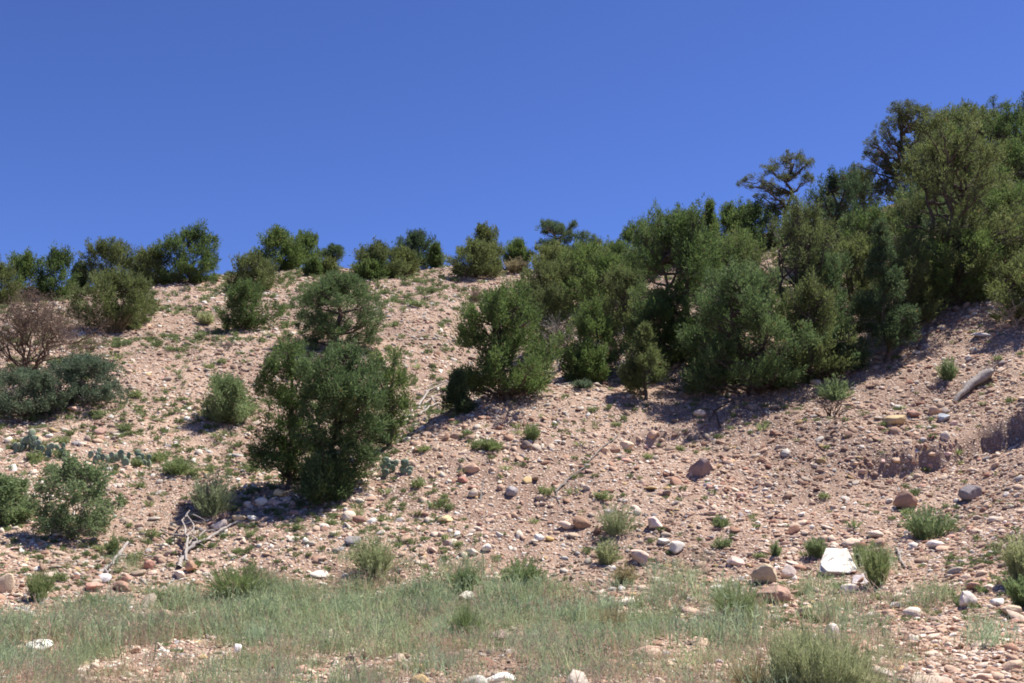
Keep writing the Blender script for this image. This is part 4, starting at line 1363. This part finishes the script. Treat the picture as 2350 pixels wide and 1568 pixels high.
bare_tree('dead_tree', 'brown dead tree with dry needles and bare fanned branches on the left edge', 'dead tree', (66, 862), 200, 175, 'brownwood', 21, 6, .06, 4, 'deadleaf', 70)
bare_tree('dead_bush', 'grey leafless brush tangled beside the large gully juniper', 'dead bush', (1290, 850), 150, 90, 'greybark', 22, 5, .045, 3)
bare_tree('dead_bush', 'bleached dead boughs sprawling at the right edge under the biggest juniper', 'dead bush', (2330, 745), 85, 200, 'deadwood', 23, 6, .045, 3, lean=-.35)
bare_tree('dead_bush', 'dry brown twig pile lying near the crest above the gully', 'dead bush', (1110, 690), 40, 80, 'brownwood', 24, 4, .03, 3, 'deadleaf', 30, flat=.5)
bare_tree('dead_bush', 'small dark grey dead clump on the open left slope', 'dead bush', (521, 803), 36, 42, 'greybark', 25, 7, .012, 3)
bare_tree('dead_bush', 'small grey dead clump just below the biggest crest juniper', 'dead bush', (416, 672), 24, 28, 'greybark', 26, 7, .014, 3)
bare_tree('dead_bush', 'dead grey boughs under the wide blue green juniper on the right', 'dead bush', (1935, 815), 65, 120, 'greybark', 27, 5, .04, 3)
bare_tree('dead_bush', 'exposed tangle of roots under the small weed at the top of the right slope', 'dead bush', (1912, 960), 62, 60, 'brownwood', 28, 5, .025, 3)

# ------------------------------------------------------------------ brush: fans of thin stems


def stem_brush(name, label, base, box, mat, stems=220, seed=0, leaf=(.045, .010), woody=.25, group=None, nleaf=6, spread=1.08, cat='brush', wood='greybark', root_r=.4):
    rng = np.random.default_rng(seed + 400)
    p = hit(*base)
    Y = p[1]
    k = Y / FPX
    x0, x1, top, bot = box
    hw = (x1 - x0) * k / 2
    cx = ((x0 + x1) / 2 - base[0]) * k
    H = max((base[1] - top) * k, .08)
    root = thing(name, label, cat, p, group)
    stems = int(stems * (.62 if mat != 'rabbit' else .85))
    a = rng.uniform(0, 2 * pi, stems)
    rad = rng.random(stems) ** .55
    rad = rad * (.62 + .5 * vnoise(a * 1.1, a * 0 + seed, seed))
    prof = np.sqrt(np.clip(1 - (rad * .92) ** 2, .04, 1))
    E = np.c_[np.cos(a) * rad * hw * spread + cx, np.sin(a) * rad * hw * spread * .9, H * prof * rng.uniform(.5, 1.08, stems)]
    B = np.c_[np.cos(a) * rad * hw * root_r + cx * root_r, np.sin(a) * rad * hw * root_r, np.full(stems, -.02)]
    t = np.array([0, .3, .65, 1.0])
    V, F, n = [], [], 0
    q = 0
    Pm = B[:, None] + (E - B)[:, None] * t[None, :, None]
    Pm[:, 1:3, :2] -= ((E - B)[:, None, :2] * np.array([.14, .10])[None, :, None])
    Pm[:, 1:] += rng.normal(0, .03 * H, (stems, 3, 3))
    side = norm(np.cross(E - B, rng.normal(0, 1, (stems, 3))))
    w = np.array([.006, .005, .004, .0015]) * max(1, Y / 14)
    vv = np.stack([Pm - side[:, None] * w[None, :, None], Pm + side[:, None] * w[None, :, None]], 2).reshape(-1, 3)
    s0 = (np.arange(stems) * 8)[:, None]
    qd = np.array([[0, 1, 3, 2], [2, 3, 5, 4], [4, 5, 7, 6]])
    Fq = (s0[:, None] + qd[None]).reshape(-1, 4)
    link('stems', mesh_np('stems', vv, Fq, M[wood if woody > .4 else mat], False, rng.random(len(Fq)) * .5), root)
    u = rng.uniform(woody, 1.0, (stems, nleaf))
    C = np.stack([np.stack([np.interp(u[i], t, Pm[i, :, c]) for c in range(3)], 1) for i in range(stems)]).reshape(-1, 3)
    A = np.repeat(norm(E - B), nleaf, 0)
    tc = np.repeat(rng.random(stems) * .7 + .3 * rng.random(), nleaf)
    g = max(1, Y / 15) ** .8
    VL, FL, TL = leaf_tris(C, A, np.full(len(C), .022 * g), 4, leaf[0] * g, leaf[1] * g, rng, 1.0, .45, .35, 1.0, tc)
    link('leaves', mesh_np('leaves', VL, FL, M[mat], False, TL), root)
    return root


stem_brush('rabbitbrush', 'pale yellow green vase shaped brush at the gully mouth with grey dead base', (482, 1182), (424, 540, 1084, 1180), 'rabbit', 200, 1, woody=.35)
stem_brush('rabbitbrush', 'pale green vase shaped brush at the upper edge of the grass, dry at the foot', (862, 1322), (790, 918, 1216, 1320), 'rabbit', 240, 2, woody=.35)
stem_brush('rabbitbrush', 'largest feathery brush filling the bottom right foreground', (1875, 1600), (1735, 2015, 1438, 1600), 'rabbit', 760, 3, leaf=(.04, .005), nleaf=10, woody=.12, root_r=.8)
stem_brush('rabbitbrush', 'grey dry fan of stems low left of the largest feathery brush', (1735, 1600), (1650, 1800, 1510, 1600), 'straw', 240, 4, leaf=(.03, .004), nleaf=6, woody=.1)
stem_brush('rabbitbrush', 'feathery green brush cut by the right edge above the dark shrub', (2345, 1335), (2295, 2410, 1222, 1335), 'rabbit', 280, 5)
stem_brush('twiggy_bush', 'thin twiggy bush with dry tips at the foot of the bare slope', (1415, 1225), (1360, 1472, 1150, 1222), 'rabbit', 120, 6, nleaf=7, leaf=(.04, .007), woody=.2)
stem_brush('green_bush', 'low spreading green bush on the right slope below the brown block', (2130, 1236), (2055, 2212, 1162, 1232), 'shrub', 260, 7, leaf=(.045, .014))
stem_brush('green_bush', 'yellow green grassy bush right of the chalk white slab', (2012, 1345), (1972, 2056, 1244, 1342), 'tuft', 260, 8, leaf=(.07, .008), woody=.05)
stem_brush('green_bush', 'dark green tuft squeezed against the right side of the chalk white slab', (1972, 1296), (1956, 1994, 1250, 1294), 'shrub', 90, 9)
stem_brush('green_bush', 'dense yellowish green grass clump at the top of the main grass band', (545, 1372), (448, 640, 1300, 1370), 'tuft', 420, 10, leaf=(.06, .006), woody=.02, nleaf=8)
stem_brush('green_bush', 'leafy green weed patch at the upper grass edge below the white cobbles', (1205, 1352), (1142, 1272, 1276, 1350), 'shrub', 260, 11, leaf=(.04, .010), nleaf=8)
stem_brush('green_bush', 'leafy green weed patch left of the white cobble slope weeds', (1068, 1358), (1018, 1118, 1304, 1356), 'shrub', 180, 12, leaf=(.04, .010), nleaf=8)
stem_brush('green_bush', 'small green weed standing on the gravel above the white flat rock', (1392, 1295), (1358, 1428, 1238, 1293), 'rabbit', 100, 13)
stem_brush('dark_shrub', 'dark leafy shrub cut by the right edge near the bottom corner', (2350, 1392), (2300, 2410, 1320, 1392), 'shrub', 200, 14, leaf=(.04, .014))
stem_brush('green_bush', 'green grassy tuft beside the tan boulder on the left edge', (82, 1378), (48, 132, 1312, 1376), 'tuft', 170, 15)
stem_brush('green_bush', 'small green tuft above the left end of the grass band', (206, 1400), (184, 232, 1362, 1398), 'tuft', 100, 16)
stem_brush('green_bush', 'narrow green weed between the big round shrub and the fallen branches', (257, 1275), (240, 280, 1226, 1273), 'tuft', 70, 17)
stem_brush('olive_brush', 'low olive brush right of the second prickly pear clump', (410, 1088), (364, 464, 1046, 1086), 'tuft', 160, 18)
stem_brush('green_bush', 'small weed alone high on the right slope below the thicket', (2176, 872), (2150, 2206, 818, 870), 'shrub', 110, 19, woody=.3)
stem_brush('green_bush', 'weed on exposed roots at the top of the right slope', (1916, 918), (1872, 1962, 862, 915), 'shrub', 150, 20)
stem_brush('green_bush', 'green weed beside the brown rock at the foot of the right slope', (1872, 1278), (1842, 1902, 1234, 1276), 'shrub', 130, 21)
stem_brush('green_bush', 'narrow dark green weed left of the chalk white slab', (1780, 1282), (1766, 1796, 1240, 1280), 'shrub', 60, 22)
stem_brush('green_bush', 'bright green low bush right of the purple lilac stones on the lower right slope', (1652, 1212), (1632, 1674, 1186, 1210), 'tuft', 80, 23)
stem_brush('straw_brush', 'pale straw coloured brush on the crest between two dark bushes', (1188, 626), (1152, 1222, 588, 624), 'straw', 160, 24, woody=.1)
stem_brush('straw_brush', 'pale grey green brush mound on the open left slope', (470, 745), (450, 492, 712, 744), 'rabbit', 150, 25, woody=.1)
stem_brush('straw_brush', 'yellow green brush with a dark foot behind the wide olive bush', (178, 712), (156, 200, 680, 708), 'rabbit', 110, 26)
stem_brush('straw_brush', 'dry yellowish skirt of grass at the foot of the wide olive bush', (258, 764), (220, 310, 706, 762), 'straw', 180, 27, woody=.05)
stem_brush('green_bush', 'feathery green sprig at the cut bank foot, blue green and low', (1336, 890), (1308, 1366, 872, 889), 'oak', 110, 28)
stem_brush('green_bush', 'green weed pair under the dark brown rock on the middle slope', (1120, 1032), (1098, 1152, 1008, 1030), 'tuft', 100, 29)
stem_brush('green_bush', 'leafy weed growing above the dark brown rock on the middle slope', (1218, 1010), (1196, 1242, 970, 1008), 'tuft', 110, 30)
stem_brush('straw_brush', 'pale brown dry brush clump near the upper edge of the right grass', (1432, 1340), (1400, 1470, 1296, 1338), 'straw', 150, 31, woody=.05)
stem_brush('straw_brush', 'reddish dry weed clump standing taller in the middle grass', (1400, 1462), (1345, 1462, 1388, 1460), 'straw', 200, 32, woody=.05, leaf=(.04, .005))
stem_brush('green_bush', 'thick green clump at the right end of the main grass, left of the brown wedge', (1690, 1425), (1610, 1770, 1340, 1423), 'tuft', 300, 33, woody=.05, leaf=(.05, .006))
stem_brush('green_bush', 'tall green clump in the centre of the lower grass', (1065, 1470), (1022, 1112, 1385, 1468), 'tuft', 190, 34, woody=.05, leaf=(.05, .006))

# ------------------------------------------------------------------ prickly pears: every pad a part


def prickly_pear(label, base, box, seed, pads):
    rng = np.random.default_rng(seed)
    p = hit(*base)
    k = p[1] / FPX
    x0, x1, top, bot = box
    root = thing('prickly_pear', label, 'cactus', p)
    v0, f0 = ICO[2]
    wpx, hpx = (x1 - x0), (bot - top)
    placed = []
    for i in range(pads):
        s = rng.uniform(6.5, 11.5) * k
        if i < pads * .5 or not placed:
            x = rng.uniform(-.5, .5) * wpx * k
            y = rng.normal(0, wpx * k * .10)
            z = gz(p[0] + x, p[1] + y) - p[2] + s * .8
        else:
            q = placed[int(rng.integers(len(placed)))]
            x, y, z = q[0] + rng.normal(0, s * .7), q[1] + rng.normal(0, s * .4), q[2] + q[3] * rng.uniform(1.0, 1.5)
            if z > hpx * k:
                z = q[2]
        placed.append((x, y, z, s))
        v = v0 * np.array([s * .82, s * .17, s])
        v[:, 0] *= 1 + .25 * v0[:, 2]
        az, ti = rng.uniform(-1.1, 1.1), rng.normal(0, .35)
        v = np.c_[v[:, 0] * cos(ti) + v[:, 2] * sin(ti), v[:, 1], -v[:, 0] * sin(ti) + v[:, 2] * cos(ti)]
        v = np.c_[v[:, 0] * cos(az) - v[:, 1] * sin(az), v[:, 0] * sin(az) + v[:, 1] * cos(az), v[:, 2]]
        link('pad', mesh_np('pad', v + np.array([x, y, z]), f0, M['cactus'], True, np.full(len(f0), rng.random() * .85)), root)


prickly_pear('grey green prickly pear on the left slope, nearest the left edge', (100, 1040), (42, 160, 992, 1040), 31, 38)
prickly_pear('wide low prickly pear on the left slope right of the denser one', (275, 1062), (205, 342, 1014, 1060), 32, 34)
prickly_pear('small prickly pear half hidden by grass beside the central pine', (895, 1086), (845, 938, 1054, 1084), 33, 16)

# ------------------------------------------------------------------ tufts on the slopes
rng = np.random.default_rng(77)


def tuft_mesh(seed, mat, blades=38, h=1.0, leafy=False):
    r = np.random.default_rng(seed)
    a = r.uniform(0, 2 * pi, blades)
    q = r.random(blades) ** .6
    B = np.c_[np.cos(a) * q * .32, np.sin(a) * q * .32, np.zeros(blades) - .05]
    D = norm(np.c_[np.cos(a) * q * .8, np.sin(a) * q * .8, r.uniform(.7, 1.2, blades)])
    L = r.uniform(.5, 1.05, blades)[:, None] * h
    if leafy:
        C = np.repeat(B, 3, 0) + np.repeat(D * L, 3, 0) * r.uniform(.25, 1, (blades * 3, 1))
        return mesh_np('tuft', *leaf_tris(C, np.repeat(D, 3, 0), np.full(len(C), .09), 4, .22, .085, r, .6, .6, .6, 1.0)[:2], M[mat], False, r.random(blades * 12) * .9)
    side = norm(np.cross(D, r.normal(0, 1, (blades, 3)))) * .035
    m = B + D * L * .55
    e = B + D * L + np.c_[np.cos(a) * q * .22, np.sin(a) * q * .22, -.1 * q]
    V = np.stack([B - side, B + side, m + side * .8, m - side * .8, e], 1).reshape(-1, 3)
    s = np.arange(blades) * 5
    Q = np.stack([s, s + 1, s + 2, s + 3], 1)
    Tt = np.stack([s + 3, s + 2, s + 4], 1)
    return mesh_np('tuft', V, [Q, Tt], M[mat], False, np.r_[r.random(blades), r.random(blades)] * .93)


def slope_weed_density(px, py):
    left = smooth(1130, 980, px) * smooth(600, 640, py) * smooth(1330, 1180, py)
    mid = .65 * np.exp(-((px - 1180) / 330) ** 2 - ((py - 980) / 70) ** 2)
    right = .16 * smooth(1000, 1300, px) * smooth(880, 960, py)
    foot = .55 * smooth(1180, 1300, py) * smooth(1460, 1360, py)
    return np.clip(left + mid + right + foot, 0, 1)


tm = [tuft_mesh(500 + k, 'tuft', 42, 1, k % 2 == 0) for k in range(8)]
cnt, guard = 0, 0
while cnt < 250 and guard < 9000:
    guard += 1
    q = (rng.uniform(0, 2350), rng.uniform(640, 1400))
    if rng.random() > slope_weed_density(np.array([q[0]]), np.array([q[1]]))[0] * .9:
        continue
    p = hit(*q)
    if p[1] < 9 or p[1] > 56:
        continue
    s = rng.uniform(13, 27) * p[1] / FPX * (.8 if q[1] < 800 else 1.0)
    o = link('grass_tuft', tm[int(rng.integers(8))], None, (p[0], p[1], p[2] - .01))
    o.rotation_euler = (0, 0, rng.uniform(0, 6.28))
    o.scale = (s * rng.uniform(.8, 1.3), s * rng.uniform(.8, 1.2), s * rng.uniform(.7, 1.25))
    zone = 'left hill' if q[0] < 1130 and q[1] < 1200 else ('slope foot' if q[1] > 1200 else 'right hill')
    tag(o, None, 'tuft')
    REPEATS.append((o, q[0], q[1], 'small green tuft', 'green tufts on the %s' % zone))
    cnt += 1

label_repeats(REPEATS)
# countless smaller weeds
wp = sample_field(24000, rng, 12, 62)
X, Y = wp[:, 0], wp[:, 1]
Z = ground_h(X, Y)
px, py = project(X, Y, Z)
keep = rng.random(len(X)) < .05 + .95 * slope_weed_density(px, py) * smooth(.35, .6, fbm(X / 1.9, Y / 1.9, 88, 3))
X, Y, Z = X[keep], Y[keep], Z[keep]
n = len(X)
s = rng.uniform(.055, .14, n) * np.clip(Y / 24, .7, 2.0)
wm = []
for k in range(6):
    me = tuft_mesh(560 + k, 'weed', 30, 1, k % 2 == 0)
    wm.append(me)
gn_scatter('slope_weeds', np.c_[X, Y, Z], np.c_[np.zeros(n), np.zeros(n), rng.uniform(0, 6.28, n)], np.c_[s * 1.1, s * 1.1, s * rng.uniform(.7, 1.3, n)],
           rng.integers(0, 6, n), np.ones((n, 3)) * rng.uniform(.75, 1.15, (n, 1)), wm, 'scattered low green weeds between the stones')

# ------------------------------------------------------------------ grass along the foot of the hill


def grass_mesh(seed, blades=70, h=.32, dry=0.0):
    r = np.random.default_rng(seed)
    B = np.c_[r.normal(0, .13, (blades, 2)), np.full(blades, -.02)]
    a = r.uniform(0, 2 * pi, blades)
    le = np.abs(r.normal(0, .30, blades))
    D = norm(np.c_[np.cos(a) * le, np.sin(a) * le, np.ones(blades)])
    L = h * r.uniform(.4, 1.15, blades)[:, None]
    w = .0032 if dry < .5 else .0026
    side = norm(np.cross(D, r.normal(0, 1, (blades, 3)))) * w
    bend = np.c_[np.cos(a), np.sin(a), np.zeros(blades)] * L * .22 * r.random((blades, 1))
    m1, m2, e = B + D * L * .4 + bend * .12, B + D * L * .75 + bend * .5, B + D * L + bend
    V = np.stack([B - side, B + side, m1 - side, m1 + side, m2 - side * .7, m2 + side * .7, e], 1).reshape(-1, 3)
    s = np.arange(blades) * 7
    Q = np.concatenate([np.stack([s, s + 1, s + 3, s + 2], 1), np.stack([s + 2, s + 3, s + 5, s + 4], 1)])
    Tt = np.stack([s + 4, s + 5, s + 6], 1)
    bt = r.random(blades) * .8
    if dry:
        bt = np.where(r.random(blades) < dry, 1.0, bt)
    # small leaves along the stems
    C = (B + D * L * r.uniform(.25, 1, (blades, 1)))
    C = np.concatenate([C, B + D * L * r.uniform(.3, 1, (blades, 1))])
    lv, lf, lt = leaf_tris(C, np.r_[D, D], np.full(len(C), .014), 2, .045, .007, r, .9, .4, .5, 1.0, np.r_[bt, bt] * .9)
    lt = np.where(np.repeat(np.r_[bt, bt], 2) > .95, 1.0, lt)
    V2 = np.concatenate([V, lv])
    return mesh_np('grass_clump', V2, [Q, np.concatenate([Tt, lf + len(V)])], M['grass'], False, np.r_[bt, bt, bt, lt])


gm = [grass_mesh(700 + k, 64, .30, .05) for k in range(5)] + [grass_mesh(720 + k, 46, .24, .75) for k in range(3)]
m = 42000
Y = 8.0 + 14.5 * rng.random(m) ** 1.15
X = (rng.random(m) * 2 - 1) * (Y * .6 + 1)
Z = ground_h(X, Y)
px, py = project(X, Y, Z)
cov = grass_cover(px, py, X, Y)
stray = .05 * smooth(1255, 1330, py) * smooth(.5, .7, fbm(X * .8, Y * .8, 49, 2))
keep = rng.random(m) < np.maximum(cov * (.27 + .17 * smooth(1520, 1420, py)) * smooth(.36, .64, fbm(X * 1.7, Y * 1.2, 47, 3)), stray)
X, Y, Z, px, py = X[keep], Y[keep], Z[keep], px[keep], py[keep]
clear = np.ones(len(X), bool)
for r in ROCKS:
    if r[1] > 1335:
        clear &= ~((np.abs(px - r[0]) < r[2] * .56) & (py > r[1] - r[3] * .4) & (py < r[1] + r[3] * .5 + 26))
X, Y, Z, px, py = X[clear], Y[clear], Z[clear], px[clear], py[clear]
n = len(X)
dryness = smooth(.42, .66, fbm(X * .7 + 9, Y * .9, 52, 3) + .16 * smooth(1450, 1540, py))
isdry = rng.random(n) < .10 + .62 * dryness
idx = np.where(isdry, rng.integers(5, 8, n), rng.integers(0, 5, n))
hs = rng.uniform(.45, 1.3, n) * (.65 + .55 * fbm(X * .8, Y * .8, 57, 2)) * (1 - .25 * smooth(1480, 1560, py))
blue = (rng.random((n, 1)) - .45) * .16
hs = hs * np.where(rng.random(n) < .12, 1.55, 1.0)
GC = np.c_[1 - blue, 1 - blue * .2, 1 + blue] * rng.uniform(.82, 1.12, (n, 1))
gn_scatter('grass', np.c_[X, Y, Z], np.c_[rng.normal(0, .08, n), rng.normal(0, .08, n), rng.uniform(0, 6.28, n)], np.c_[hs * 1.1, hs * 1.1, hs], idx, GC, gm,
           'thin dusty green grass along the foot of the hill')
